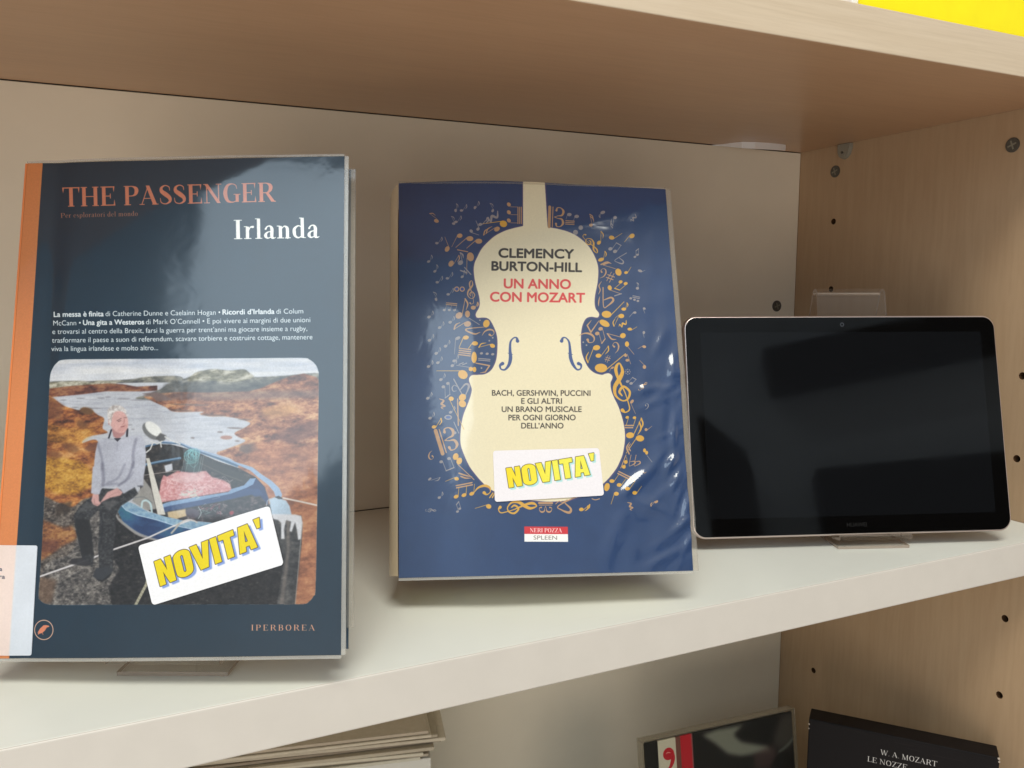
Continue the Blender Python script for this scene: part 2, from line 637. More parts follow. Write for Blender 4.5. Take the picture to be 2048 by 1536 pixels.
_PB = ('C', [(.28, .97, .05), (.5, .97, .06), (.68, .87, .16), (.72, .73, .2), (.66, .57, .15), (.5, .48, .06), (.25, .48, .05)])
GL = {
    'T': (.92, [V_(.46), SF(.29, .63, .022), ('L', [(.03, .97, .06), (.89, .97, .06)]), ('L', [(.05, .7, .01), (.05, 1, .1)]), ('L', [(.87, .7, .01), (.87, 1, .1)])]),
    'H': (1.04, [V_(.22), V_(.82), SF(.05, .39, .022), SF(.05, .39, .978), SF(.65, .99, .022), SF(.65, .99, .978), ('L', [(.2, .5, .05), (.8, .5, .05)])]),
    'E': (.86, [V_(.22), SF(.05, .4, .022), SF(.05, .4, .978), ('L', [(.2, .97, .06), (.76, .97, .06)]), ('L', [(.2, .03, .06), (.78, .03, .06)]),
                ('L', [(.74, .7, .01), (.74, 1, .1)]), ('L', [(.77, .32, .01), (.77, 0, .1)]), ('L', [(.2, .5, .05), (.56, .5, .05)]), ('L', [(.56, .37, .05), (.56, .63, .05)])]),
    'P': (.86, [V_(.22), SF(.05, .42, .022), SF(.05, .3, .978), _PB]),
    'R': (.96, [V_(.22), SF(.05, .4, .022), SF(.05, .3, .978), _PB, ('L', [(.5, .5, .18), (.84, .0, .22)]), SF(.74, .98, .022)]),
    'A': (1.0, [('L', [(.12, 0, .05), (.47, .98, .05)]), ('L', [(.44, 1, .2), (.82, 0, .22)]), ('L', [(.22, .33, .045), (.68, .33, .045)]), SF(0, .27, .022), SF(.66, 1, .022)]),
    'S': (.74, [('C', [(.6, .72, .03), (.56, .9, .05), (.36, .975, .06), (.17, .86, .13), (.18, .68, .19), (.38, .52, .23), (.58, .34, .19), (.6, .15, .13), (.38, .025, .06), (.15, .1, .05), (.1, .32, .03)])]),
    'N': (1.02, [('L', [(.2, 0, .06), (.2, 1, .06)]), ('L', [(.17, 1, .2), (.83, 0, .2)]), ('L', [(.82, 0, .06), (.82, 1, .06)]), SF(.04, .36, .022), SF(.02, .25, .978), SF(.68, .98, .978)]),
    'G': (.96, [('C', [(.76, .72, .03), (.7, .9, .05), (.5, .975, .06), (.26, .87, .15), (.15, .5, .21), (.26, .12, .15), (.52, .025, .06), (.74, .1, .05)]), V_(.77, .18, .03, .42), SF(.58, .95, .43)]),
    'I': (.46, [V_(.23), SF(.04, .42, .022), SF(.04, .42, .978)]),
    'B': (.86, [V_(.22), SF(.05, .3, .022), SF(.05, .3, .978), ('C', [(.28, .97, .05), (.48, .97, .06), (.64, .87, .16), (.66, .74, .18), (.6, .58, .12), (.46, .52, .05), (.25, .52, .05)]),
                ('C', [(.28, .52, .05), (.5, .52, .06), (.7, .4, .17), (.72, .26, .2), (.66, .1, .15), (.5, .03, .06), (.25, .03, .05)])]),
    'O': (.98, [('C', [(.49, .975, .06), (.25, .87, .15), (.14, .5, .21), (.25, .13, .15), (.49, .025, .06), (.73, .13, .15), (.84, .5, .21), (.73, .87, .15), (.49, .975, .06)])]),
    'Z': (.84, [('L', [(.08, .97, .06), (.76, .97, .06)]), ('L', [(.7, 1, .2), (.14, 0, .2)]), ('L', [(.08, .03, .06), (.78, .03, .06)]), ('L', [(.1, .72, .01), (.1, 1, .09)]), ('L', [(.77, .3, .01), (.77, 0, .09)])]),
    'W': (1.35, [('L', [(.14, 1, .18), (.42, 0, .18)]), ('L', [(.42, 0, .06), (.68, 1, .06)]), ('L', [(.64, 1, .18), (.94, 0, .18)]), ('L', [(.93, 0, .06), (1.22, 1, .06)]), SF(.0, .3, .978), SF(1.08, 1.34, .978)]),
    'M': (1.2, [('L', [(.2, 0, .06), (.2, 1, .06)]), ('L', [(.2, 1, .18), (.58, 0, .18)]), ('L', [(.58, 0, .06), (.94, 1, .06)]), V_(.96, .18), SF(.04, .36, .022), SF(.8, 1.12, .022), SF(.06, .25, .978)]),
    'L': (.8, [V_(.22), SF(.05, .4, .022), SF(.05, .4, .978), ('L', [(.2, .03, .06), (.74, .03, .06)]), ('L', [(.72, .32, .01), (.72, 0, .1)])]),
    'r': (.52, [V_(.2, .17, 0, .64), SF(.04, .38, .022), SF(.04, .2, .64), ('C', [(.25, .42, .05), (.33, .6, .07), (.45, .62, .13)])]),
    'l': (.38, [V_(.19, .17, 0, 1.05), SF(.03, .35, .022), SF(.03, .2, 1.04)]),
    'i': (.38, [V_(.19, .17, 0, .66), SF(.03, .35, .022), ('C', [(.19, .9, .17), (.195, .9, .17)])]),
    'a': (.6, [('C', [(.13, .5, .1), (.2, .62, .07), (.33, .65, .08), (.41, .52, .16), (.41, .3, .17), (.41, .08, .15), (.5, .02, .07), (.58, .06, .04)]),
               ('C', [(.4, .38, .04), (.2, .32, .08), (.12, .16, .16), (.2, .03, .08), (.33, .06, .05), (.41, .14, .04)])]),
    'n': (.7, [V_(.2, .17, 0, .64), SF(.04, .36, .022), SF(.04, .2, .64), ('C', [(.25, .5, .05), (.38, .63, .07), (.5, .55, .14), (.52, .4, .16), (.52, .05, .16)]), SF(.4, .67, .022)]),
    'd': (.68, [V_(.5, .17, .02, 1.05), SF(.36, .5, 1.04), SF(.5, .66, .022), ('C', [(.5, .55, .05), (.32, .64, .07), (.15, .5, .14), (.13, .32, .17), (.17, .12, .13), (.32, .02, .07), (.48, .12, .05)])]),
    'e': (.58, [('C', [(.1, .36, .05), (.46, .36, .05), (.46, .52, .12), (.3, .64, .06), (.14, .5, .13), (.12, .3, .16), (.18, .1, .12), (.34, .02, .06), (.5, .14, .04)])]),
    's': (.5, [('C', [(.4, .5, .04), (.28, .64, .06), (.13, .52, .12), (.26, .36, .15), (.4, .2, .12), (.28, .02, .06), (.09, .15, .04)])]),
    'p': (.68, [V_(.18, .17, -.28, .64), SF(.04, .34, -.26), ('C', [(.2, .55, .05), (.38, .64, .07), (.54, .5, .14), (.55, .32, .17), (.5, .12, .13), (.36, .02, .07), (.2, .1, .05)])]),
    'o': (.62, [('C', [(.31, .65, .06), (.16, .55, .12), (.11, .33, .16), (.16, .1, .12), (.31, .02, .06), (.46, .1, .12), (.51, .33, .16), (.46, .55, .12), (.31, .65, .06)])]),
    't': (.42, [('C', [(.2, .85, .06), (.19, .6, .15), (.19, .15, .16), (.28, .02, .08), (.4, .08, .03)]), SF(.04, .38, .62)]),
    'm': (1.0, [V_(.18, .16, 0, .64), SF(.04, .32, .022), ('C', [(.22, .5, .05), (.34, .63, .07), (.46, .55, .13), (.48, .05, .16)]), ('C', [(.52, .5, .05), (.64, .63, .07), (.77, .55, .13), (.79, .05, .16)]), SF(.38, .6, .022), SF(.68, .92, .022)]),
    '.': (.28, [('C', [(.13, .07, .13), (.14, .07, .13)])]),
    ' ': (.36, []),
}


def serif(cv, st, p0, p1, cap, col, weight=1.0, alpha=1.0, track=0.0, up=None):
    adv = sum(GL[c][0] + track for c in st) - track
    p0, p1 = np.array(p0, float), np.array(p1, float)
    d = p1 - p0
    if up is None:
        up = np.array([d[1], -d[0]]) / np.hypot(*d) * cap
    up = np.array(up, float)
    ex = d / adv
    sc = np.hypot(*up)
    cv.setk(*p0)
    X = 0.0
    for ch in st:
        a, strokes = GL[ch]
        for kind, pts in strokes:
            pp = np.array([(X + x, y, w if w <= .061 else .06 + (w - .06) * weight) for x, y, w in pts])
            if kind == 'C':
                pp = catmull(pp, 7)
            q = p0 + pp[:, :1] * ex + pp[:, 1:2] * up
            if kind == 'L':
                if abs(pp[0, 1] - pp[1, 1]) < 1e-6:
                    o = up / np.hypot(*up)
                else:
                    o = ex / np.hypot(*ex)
                wa, wb = pp[0, 2] * sc / 2, pp[1, 2] * sc / 2
                cov, x0, y0 = cv.cover([cv.tx([q[0] - o * wa, q[1] - o * wb, q[1] + o * wb, q[0] + o * wa])], 5, 2)
                cv.comp(cov, x0, y0, col, alpha)
            else:
                cov, x0, y0 = cv.capsules(cv.tx(q), pp[:, 2] * sc * cv.k / 2)
                cv.comp(cov, x0, y0, col, alpha)
        X += a + track


# heavy condensed display letters of the stickers
BL = {
    'N': (.64, [[(0, 0), (0, 1), (.25, 1), (.39, .5), (.39, 1), (.62, 1), (.62, 0), (.38, 0), (.23, .5), (.23, 0)]]),
    'O': (.66, [[(.0, .25), (.0, .75), (.04, .9), (.16, .99), (.32, 1.02), (.48, .99), (.6, .9), (.64, .75), (.64, .25), (.6, .1), (.48, .01), (.32, -.02), (.16, .01), (.04, .1)],
                [(.27, .2), (.27, .8), (.32, .84), (.37, .8), (.37, .2), (.32, .16)]]),
    'V': (.64, [[(-.04, 1), (.17, 0), (.48, 0), (.68, 1), (.43, 1), (.33, .38), (.23, 1)]]),
    'I': (.32, [[(.04, 0), (.04, 1), (.29, 1), (.29, 0)]]),
    'T': (.58, [[(.16, 0), (.16, .78), (-.01, .78), (-.01, 1), (.58, 1), (.58, .78), (.41, .78), (.41, 0)]]),
    'A': (.66, [[(-.01, 0), (.14, 1), (.51, 1), (.67, 0), (.42, 0), (.4, .18), (.26, .18), (.24, 0)], [(.28, .36), (.33, .8), (.38, .36)]]),
    "'": (.3, [[(.04, 1.06), (.28, 1.06), (.22, .68), (.1, .68)]]),
}


def novita(cv, p0, p1, up, fill, outline, shadow, shofs):
    word = "NOVITA"
    gap = .045
    adv = sum(BL[c][0] + gap for c in word) - gap
    p0, p1, up = (np.array(v, float) for v in (p0, p1, up))
    ex = (p1 - p0) / adv
    X, loops = 0.0, []
    for ch in word + "'":
        a, ls = BL[ch]
        for L in ls:
            L = np.array(L)
            if ch == 'O' and len(L) > 8:
                L = catmull(L, 5, True)
            loops.append(p0 + (X + L[:, :1]) * ex + L[:, 1:] * up)
        X += a + gap
    cv.setk(*p0)
    cov, x0, y0 = cv.cover([cv.tx(L) for L in loops], 5, 10)
    fat = dilate(cov, 1.3 * cv.k)
    sh = dilate(cov, 0.8 * cv.k)
    c = cv.tx([p0, p0 + np.array(shofs)])
    o = (c[1] - c[0]).round().astype(int)
    cv.comp(boxblur(sh, 0.6 * cv.k), x0 + o[0], y0 + o[1], shadow)
    cv.comp(fat, x0, y0, outline)
    thin = np.clip(cov, 0, 1)
    cv.comp(thin, x0, y0, fill)

# ------------------------------------------------------------------ where the two books and the tablet lean
def bow1(a, b):
    """the paperback's cover: nearly flat, hinge crease by the spine, a lifted lower corner, faint swells of the film"""
    s, t = a / 0.165, b / 0.247
    h = 0.0016 * np.sin(np.clip(s, 0, 1) * np.pi) - 0.0005 * np.exp(-((s - 0.1) / 0.035) ** 2)
    h = h + 0.0005 * np.exp(-((s - 0.33) / 0.16) ** 2 - ((t - 0.72) / 0.2) ** 2)
    h = h + 0.00022 * np.sin(9 * s + 5 * t + 1) * np.sin(4 * t - 7 * s)
    return h


def bow2(a, b):
    s, t = a / 0.175, b / 0.247
    h = 0.0062 / (1 + np.exp(-(s - 0.19) / 0.06)) - 0.0062 / (1 + math.exp(0.19 / 0.06))
    h = h * (0.55 + 0.45 * np.clip((1.02 - t) / 0.5, 0, 1))
    h = h - 0.0035 * np.clip(s - 0.25, 0, 1) ** 1.5
    h = h + 0.00028 * np.sin(8 * s + 6 * t) * np.sin(5 * t - 6 * s + 1) + 0.0001 * np.sin(21 * s + 13 * t) * np.sin(15 * t - 9 * s + 2)
    return h


S1 = Surf((-0.7147573, -0.2323272, 0.0140), -0.45996321, 0.263113, 0.024358, bow1)
S2 = Surf((-0.5147140, -0.2298086, 0.0220), -0.32861788, 0.337015, -0.008267, bow2)


def q_of(S, pts):
    a, b = S.ab([p[0] for p in pts], [p[1] for p in pts])
    return list(zip(a, b))


# ------------------------------------------------------------------ artwork: front of the travel paperback
R1 = (-0.004, 0.170, -0.004, 0.251)
cv = Canvas(S1, R1, 6600, c255(13, 39, 56))
cv.setk(350, 800)
NZ = cv.noise(60, 60, 1)
cv.img *= (0.95 + 0.1 * NZ)[..., None]
OS = [(88, 290), (85.5, 325), (71.5, 540), (57, 760), (33.5, 1090), (17, 1340)]
cv.poly(OS + [(-80, 1340), (-80, 800), (20, 290)], c255(208, 126, 72))
cv.line([(x + .6, y) for x, y in OS], 1.3, c255(30, 44, 56), 0.6)
ORG = c255(206, 122, 92)
serif(cv, 'THE PASSENGER', (125, 413.6), (551, 403.2), 38.5, ORG, 0.95, track=0.0)
serif(cv, 'Per esploratori del mondo', (121, 435.8), (276, 431.6), 9.5, c255(178, 112, 88), 0.7)
serif(cv, 'Irlanda', (466, 478.4), (639, 475.4), 38.5, c255(236, 236, 232), 1.02)

WT = c255(222, 226, 230)


def bl(x0, y0, x1, y1):
    k, oy = 2.7676, 280
    return (x0 / k, y0 / k + oy), (x1 / k, y1 / k + oy)


for st, x0, y0, x1, y1, bold in (
        ('La messa è finita', 298, 979, 573, 975, 0.45), ('di Catherine Dunne e Caelainn Hogan •', 584, 975, 1219, 967, 0.05),
        ("Ricordi d’Irlanda", 1232, 966, 1518, 962, 0.45), ('di Colum', 1529, 962, 1678, 960, 0.05),
        ('McCann •', 295, 1027, 447, 1025, 0.05), ('Una gita a Westeros', 460, 1024, 797, 1020, 0.45),
        ("di Mark O’Connell • E poi vivere ai margini di due unioni", 808, 1020, 1717, 1008, 0.05),
        ("e trovarsi al centro della Brexit, farsi la guerra per trent’anni ma giocare insieme a rugby,", 290, 1074, 1700, 1056, 0.05),
        ('trasformare il paese a suon di referendum, scavare torbiere e costruire cottage, mantenere', 288, 1122, 1729, 1103, 0.05),
        ('viva la lingua irlandese e molto altro...', 284, 1169, 875, 1163, 0.05)):
    a, b = bl(x0, y0, x1, y1)
    text(cv, st, a, b, 9.9, WT, bold)
serif(cv, 'IPERBOREA', (501.5, 1261), (630, 1261), 11.5, c255(214, 150, 118), 0.75, track=0.24)
# the round bird emblem
t_ = np.linspace(0, 2 * np.pi, 40)
cv.line([(87.6 + 18.4 * math.cos(x), 1259.8 + 19.4 * math.sin(x)) for x in t_], 1.7, c255(214, 165, 140))
cv.poly([(74.5, 1266), (80, 1257), (87, 1250.5), (92, 1250), (98, 1251.5), (99, 1253.5), (93.5, 1255), (90, 1261), (85, 1265.5), (79, 1267.5), (77, 1269), (75, 1268.5), (77.5, 1265)], ORG)
cv.line([(84, 1265), (86, 1269)], 1.2, ORG)

# the printed photograph: shore, boat and seated man
Z1 = lambda x, y: (80 + x / 6.4, 700 + y / 6.4)
Z3 = lambda x, y: (80 + x / 5.121, 920 + y / 5.121)
Z4 = lambda x, y: (340 + x / 5.119, 920 + y / 5.119)
Z2 = lambda x, y: (340 + x / 6.4, 700 + y / 6.4)
frame = [(130, 719), (200, 718), (350, 717), (520, 716), (603, 715.5), (619, 719), (631, 729), (636.5, 742), (637.5, 760), (636, 900), (633.5, 1050), (631, 1175), (627, 1192), (618, 1203), (604, 1208.5), (540, 1208.8), (350, 1209.2), (180, 1209.8),
         (115, 1210), (92, 1208), (80, 1200), (77, 1188), (82, 1120), (92, 930), (98, 790), (99.5, 757), (103, 741), (113, 726)]
cov, fx0, fy0 = cv.cover([cv.tx(catmull(frame, 5, True))], 4, 2)
clip = np.zeros((cv.H, cv.W))
ys, xs = slice(max(fy0, 0), fy0 + cov.shape[0]), slice(max(fx0, 0), fx0 + cov.shape[1])
clip[ys, xs] = cov[max(0, -fy0):, max(0, -fx0):][:clip[ys, xs].shape[0], :clip[ys, xs].shape[1]]
cv.clip = clip

n_cloud = cv.noise(160, 14, 3, 4)
n_weed = cv.noise(36, 15, 5, 6, 0.68, 0.35)
n_weed2 = cv.noise(70, 40, 6, 4, 0.55, -0.3)
n_fine = cv.noise(7, 5, 8, 3, 0.6)
n_grav = cv.noise(13, 9, 9, 4, 0.7)
n_wat = cv.noise(50, 5, 10, 4)
weed = pal(0.55 * n_weed + 0.3 * n_weed2 + 0.15 * n_fine, [(0.3, (70, 38, 22)), (0.42, (132, 68, 34)), (0.5, (176, 96, 42)), (0.58, (206, 128, 52)), (0.7, (224, 158, 84))])
weedR = pal(0.55 * n_weed + 0.3 * n_weed2 + 0.15 * n_fine, [(0.3, (84, 50, 42)), (0.42, (140, 82, 58)), (0.52, (180, 112, 74)), (0.6, (204, 142, 92)), (0.72, (222, 172, 120))])
gold = pal(0.6 * n_weed + 0.4 * n_fine, [(0.3, (150, 92, 24)), (0.5, (214, 148, 30)), (0.7, (232, 176, 60))])
grav = pal(0.6 * n_grav + 0.4 * n_fine, [(0.25, (40, 38, 40)), (0.45, (84, 78, 76)), (0.6, (120, 112, 106)), (0.75, (160, 152, 144))])
dark = pal(0.5 * n_grav + 0.5 * n_fine, [(0.25, (20, 20, 24)), (0.5, (40, 38, 42)), (0.66, (54, 51, 52)), (0.82, (92, 86, 82))])
sky = pal(n_cloud, [(0.25, (176, 184, 202)), (0.5, (194, 198, 210)), (0.75, (208, 209, 214))])
water = pal(0.7 * n_wat + 0.3 * n_cloud, [(0.2, (160, 164, 180)), (0.45, (178, 181, 194)), (0.8, (192, 194, 204))])
hillc = pal(n_weed, [(0.3, (82, 84, 88)), (0.5, (112, 112, 106)), (0.7, (156, 152, 138))])
olive = pal(n_weed, [(0.3, (96, 92, 66)), (0.5, (134, 128, 100)), (0.7, (196, 190, 172))])

cv.poly([(70, 700), (650, 700), (650, 1220), (60, 1220)], sky)
cv.poly([(90, 764), (650, 764), (650, 1220), (60, 1220)], water)
# far land on the left, the low shore below it
cv.poly([Z1(100, 412), Z1(400, 395), Z1(560, 400), Z1(900, 388), Z1(1180, 372), Z1(1400, 340), Z1(1792, 338), Z1(1792, 430), Z1(1500, 430), Z1(1000, 425), Z1(700, 470), Z1(100, 500)], hillc, 1, 0.5, True)
cv.poly([Z1(100, 425), Z1(520, 395), Z1(640, 420), Z1(760, 392), Z1(1000, 430), Z1(700, 480), Z1(100, 500)], olive, 0.8, 0.8, True)
cv.poly([Z1(960, 428), Z1(1290, 418), Z1(1700, 415), Z1(1620, 450), Z1(1200, 462)], c255(184, 188, 200))
cv.poly([Z1(80, 500), Z1(300, 470), Z1(600, 445), Z1(860, 428), Z1(1060, 438), Z1(1240, 470), Z1(1500, 455), Z1(1500, 520), Z1(1300, 530), Z1(850, 528), Z1(520, 570), Z1(80, 612)], pal(n_weed, [(0.3, (78, 44, 38)), (0.5, (128, 68, 52)), (0.7, (170, 110, 70))]), 1, 0.5)
# the hill on the right
cv.poly([Z2(-260, 560), Z2(-120, 500), Z2(0, 420), Z2(230, 350), Z2(330, 290), Z2(440, 262), Z2(580, 246), Z2(760, 264), Z2(940, 250), Z2(1010, 290), Z2(1070, 345), Z2(1440, 330), Z2(1990, 315), Z2(1990, 640), Z2(-280, 640)], hillc, 1, 0.6, True)
cv.poly([Z2(220, 400), Z2(330, 295), Z2(440, 264), Z2(580, 248), Z2(760, 266), Z2(940, 252), Z2(1010, 292), Z2(1070, 350), Z2(900, 400), Z2(700, 410), Z2(500, 390)], olive, 0.9, 1.0, True)
cv.poly([Z2(-60, 430), Z2(300, 400), Z2(700, 440), Z2(900, 430), Z2(1100, 400), Z2(1500, 430), Z2(1990, 440), Z2(1990, 560), Z2(600, 560), Z2(0, 600), Z2(-160, 560)], c255(74, 76, 80), 0.55, 2.5)
for x, y in ((420, 350), (620, 350), (680, 400), (860, 340), (920, 352), (200, 398)):
    cv.ell(*Z2(x, y), 9, 1.8, -15, c255(196, 190, 180), 0.5, 1.0)
# weed-covered shore on the right
cv.poly([Z2(-330, 590), Z2(-150, 560), Z2(100, 540), Z2(500, 545), Z2(1000, 530), Z2(1990, 520), Z2(1990, 3500), Z2(1100, 3500), Z2(1000, 2000), Z2(850, 1460), Z2(600, 1330), Z2(720, 1270), Z2(960, 1170), Z2(870, 1110),
         Z2(830, 1060), Z2(980, 980), Z2(1020, 930), Z2(880, 880), Z2(700, 850), Z2(520, 850), Z2(380, 820), Z2(420, 790), Z2(60, 790), Z2(-60, 730), Z2(-260, 640)], weedR, 1, 0.4, True)
cv.poly([Z2(-260, 560), Z2(200, 540), Z2(1200, 520), Z2(1990, 520), Z2(1990, 600), Z2(900, 640), Z2(0, 640)], c255(116, 96, 96), 0.55, 3)
cv.poly([Z2(1150, 750), Z2(1500, 700), Z2(1640, 760), Z2(1500, 850), Z2(1200, 850)], c255(214, 150, 78), 0.6, 3)
cv.poly([Z2(1280, 1130), Z2(1500, 1000), Z2(1900, 890), Z2(1900, 1090), Z2(1560, 1200)], c255(112, 66, 62), 0.55, 3)
cv.poly([Z2(900, 1220), Z2(1080, 1190), Z2(1130, 1280), Z2(980, 1330), Z2(880, 1290)], c255(92, 78, 78), 0.7, 2)
cv.poly([Z2(1050, 1200), Z2(1400, 1190), Z2(1890, 1230), Z2(1890, 3500), Z2(1250, 3500), Z2(1000, 1460)], c255(196, 118, 74), 0.45, 4)
cv.ell(*Z2(720, 1120), 12, 4, 0, c255(170, 112, 92), 0.9, 0.8)
for x, y, r in ((150, 775, 22), (560, 835, 26), (830, 1000, 16), (640, 1050, 6), (290, 1125, 4), (250, 700, 40), (960, 890, 14), (860, 1165, 5)):
    cv.ell(*Z2(x, y), r, 1.6, 2, c255(112, 92, 84), 0.75, 0.6)
for x, y, r in ((300, 640, 6), (520, 618, 9), (780, 615, 8), (870, 602, 6), (1070, 625, 14), (1300, 640, 24), (1400, 590, 14), (700, 745, 14), (560, 790, 10), (450, 735, 8), (1150, 958, 5), (1190, 1015, 4)):
    cv.ell(*Z1(x, y), r, 1.3, 0, c255(130, 128, 136), 0.7, 0.5)
cv.poly([Z1(1300, 560), Z1(1480, 535), Z1(1560, 560), Z1(1700, 640), Z1(1500, 660), Z1(1420, 590)], c255(120, 98, 96), 0.9, 0.8)
# weed on the left
cv.poly([Z1(40, 600), Z1(140, 598), Z1(300, 710), Z1(420, 750), Z1(500, 770), Z1(560, 738), Z1(640, 760), Z1(740, 830), Z1(820, 880), Z1(800, 1000), Z1(860, 1060), Z1(620, 1110), Z1(540, 1190), Z1(740, 1170),
         Z1(760, 1600), Z3(560, 420), Z3(420, 560), Z3(360, 700), Z3(380, 800), Z3(300, 960), Z3(100, 1030), Z3(-40, 1090)], weed, 1, 0.4, True)
cv.poly([Z1(40, 600), Z1(140, 600), Z1(300, 720), Z1(260, 900), Z1(60, 860)], c255(112, 66, 50), 0.6, 3)
cv.poly([Z1(60, 1400), Z1(300, 1380), Z1(560, 1450), Z3(560, 200), Z3(420, 330), Z3(200, 350), Z3(20, 250)], gold, 0.9, 3, True)
cv.poly([Z1(100, 960), Z1(400, 1000), Z1(700, 1000), Z1(560, 1180), Z1(300, 1200), Z1(80, 1150)], gold, 0.45, 4, True)
cv.ell(*Z1(600, 780), 14, 7, 12, c255(122, 82, 44), 0.9, 1)
cv.ell(*Z1(540, 950), 12, 7, 20, c255(120, 72, 38), 0.7, 2)
cv.poly([Z1(560, 1260), Z1(640, 1200), Z1(740, 1180), Z1(740, 1290), Z1(620, 1300)], c255(126, 72, 50), 0.8, 1)
cv.ell(*Z1(390, 1250), 18, 9, 20, c255(116, 70, 40), 0.6, 2.5)
cv.ell(*Z1(180, 1340), 16, 7, 10, c255(120, 66, 40), 0.6, 2.5)
# wet gravel below
cv.poly([Z3(-60, 460), Z3(200, 440), Z3(330, 480), Z3(560, 400), Z3(1100, 800), Z3(1500, 1600), Z3(-80, 1600)], grav, 0.94, 1.2, True)
cv.poly([Z3(-60, 620), Z3(230, 690), Z3(330, 680), Z3(370, 800), Z3(200, 900), Z3(60, 1000), Z3(-60, 1020)], weed, 0.75, 2.5, True)
cv.poly([Z3(20, 800), Z3(200, 820), Z3(180, 930), Z3(-10, 960)], c255(112, 58, 50), 0.5, 2.5)
cv.poly([Z3(150, 460), Z3(330, 420), Z3(300, 540), Z3(170, 570)], c255(62, 48, 40), 0.7, 2)
cv.poly([Z3(-30, 1180), Z3(170, 1230), Z3(120, 1460), Z3(-40, 1500)], c255(126, 88, 62), 0.6, 3)
cv.poly([Z3(750, 560), Z3(850, 640), Z3(1100, 790), Z3(1500, 900), Z3(1500, 1600), Z3(760, 1600), Z3(700, 1300), Z3(820, 1120), Z3(740, 1000)], dark, 0.95, 1.5)
cv.poly([Z3(1000, 800), Z3(1500, 780), (470, 1025), (552, 1005), (572, 1100), (572, 1220), Z3(1200, 1520), Z3(1050, 1150)], dark, 0.97, 1)
for q in range(60):
    x, y = 300 + (q * 61 % 255), 1130 + (q * 37 % 76)
    cv.line([(x, y), (x + 7, y + 3)], 0.8, c255(120, 112, 110), 0.35, False, 0.4)

# boat: dark inside, gunwale, hull side
cv.poly([(289, 893), (312, 888), (342, 889), (384, 900), (434, 922), (477, 936), (512, 955), (530, 975), (536, 1005), (500, 1032), (430, 1046), (380, 1040), (330, 1034), (298, 1022), (280, 1005), (280, 940)],
        pal(n_grav, [(0.3, (36, 32, 34)), (0.6, (62, 54, 52)), (0.8, (96, 84, 76))]))
cv.poly([Z3(1060, 190), Z3(1140, 300), Z3(1190, 500), Z3(1090, 520), Z3(940, 420), Z3(990, 340), Z3(1050, 270)], c255(150, 146, 142), 0.95, 0.5)
cv.line([Z1(1350, 1235), Z1(1560, 1185), Z1(1792, 1200), (382, 898), (434, 916), (474, 931)], [4, 3.5, 3, 3.5, 4.5, 6], c255(74, 108, 146))
cv.line([Z1(1560, 1170), Z1(1792, 1188), (382, 895), (434, 911), (474, 927), (503, 938), (520, 952), (540, 966), (553, 980), (557, 990)], [1.5, 2, 2.5, 3, 4, 8, 9, 11, 13, 14], c255(134, 164, 204))
cv.poly([(330, 893), (382, 904), (430, 926), (476, 944), (508, 962), (490, 968), (440, 950), (390, 925), (345, 905)], c255(60, 56, 52), 0.9, 1)
cv.line([(398, 925), (450, 950), (484, 962)], 1.6, c255(120, 106, 92), 0.7, blur=0.5)
cv.line([Z1(1360, 1465), Z1(1560, 1425), Z1(1792, 1385)], 5.5, c255(98, 138, 176))
cv.line([Z1(1360, 1480), Z1(1560, 1440), Z1(1792, 1400)], 2.5, c255(44, 66, 92))
cv.poly([Z1(1590, 1480), Z1(1690, 1450), Z1(1700, 1536), Z1(1610, 1570)], c255(196, 200, 214), 0.95, 0.4)
cv.line([Z3(1070, 155), Z3(1434, 105)], 1.6, c255(150, 140, 140))
# bow deck and thwart
cv.poly([(500, 958), (512, 957), (528, 973), (537, 997), (536, 1010), (518, 1000), (498, 985), (485, 974)], c255(38, 60, 116), 1, 0.4)
cv.poly([(322, 1009), (340, 1003), (398, 993), (457, 984), (462, 978), (488, 970.5), (500, 957), (512, 956), (506, 969), (490, 977), (462, 988), (400, 1001), (340, 1012), (324, 1017)], c255(112, 148, 194), 1, 0.3)
cv.poly([(324, 1016), (340, 1011.5), (400, 1000.5), (462, 987.5), (490, 977), (518, 978), (528, 990), (500, 990), (460, 999), (400, 1011), (340, 1022), (326, 1025)], c255(42, 72, 130), 1, 0.4)
cv.poly([(330, 1026), (400, 1012), (470, 1000), (520, 992), (532, 1005), (522, 1020), (480, 1034), (420, 1044), (360, 1040)], pal(n_grav, [(0.3, (36, 28, 32)), (0.6, (70, 58, 62)), (0.8, (120, 100, 100))]), 1, 0.5)
# nets, rope, floats
cv.poly([(322, 962), (327, 950), (334, 953), (355, 942), (380, 945), (412, 941.5), (424, 954), (448, 961), (460, 968), (463, 978), (457, 983), (398, 992.5), (340, 1002), (322, 1005), (318, 985)],
        pal(n_fine, [(0.15, (190, 108, 112)), (0.5, (208, 134, 136)), (0.85, (222, 170, 170))]), 1, 0.5)
cv.poly([(345, 948), (378, 946), (412, 948), (405, 962), (370, 966), (345, 962)], c255(222, 186, 188), 0.5, 2)
r_ = np.random.default_rng(4)
for _ in range(26):
    x, y = r_.uniform(326, 452), r_.uniform(950, 992)
    cv.line([(x, y), (x + r_.uniform(-22, 22), y + r_.uniform(-14, 6)), (x + r_.uniform(-30, 30), y + r_.uniform(-8, 12))], 0.8, c255(232, 206, 206), 0.5, True)
for _ in range(26):
    a0 = r_.uniform(0, 6.28)
    x, y = 384 + r_.normal(0, 4), 911 + r_.normal(0, 5)
    cv.line([(x + r_.uniform(5, 12) * math.cos(a0 + q), y + r_.uniform(8, 15) * math.sin(a0 + q)) for q in (0, 1, 2, 3, 4)], 1.3, (c255(86, 164, 172), c255(120, 190, 196), c255(52, 112, 122))[_ % 3], 0.9, True)
cv.poly([(372, 916), (398, 916), (402, 942), (392, 946), (370, 940)], c255(52, 100, 98), 0.55, 2)
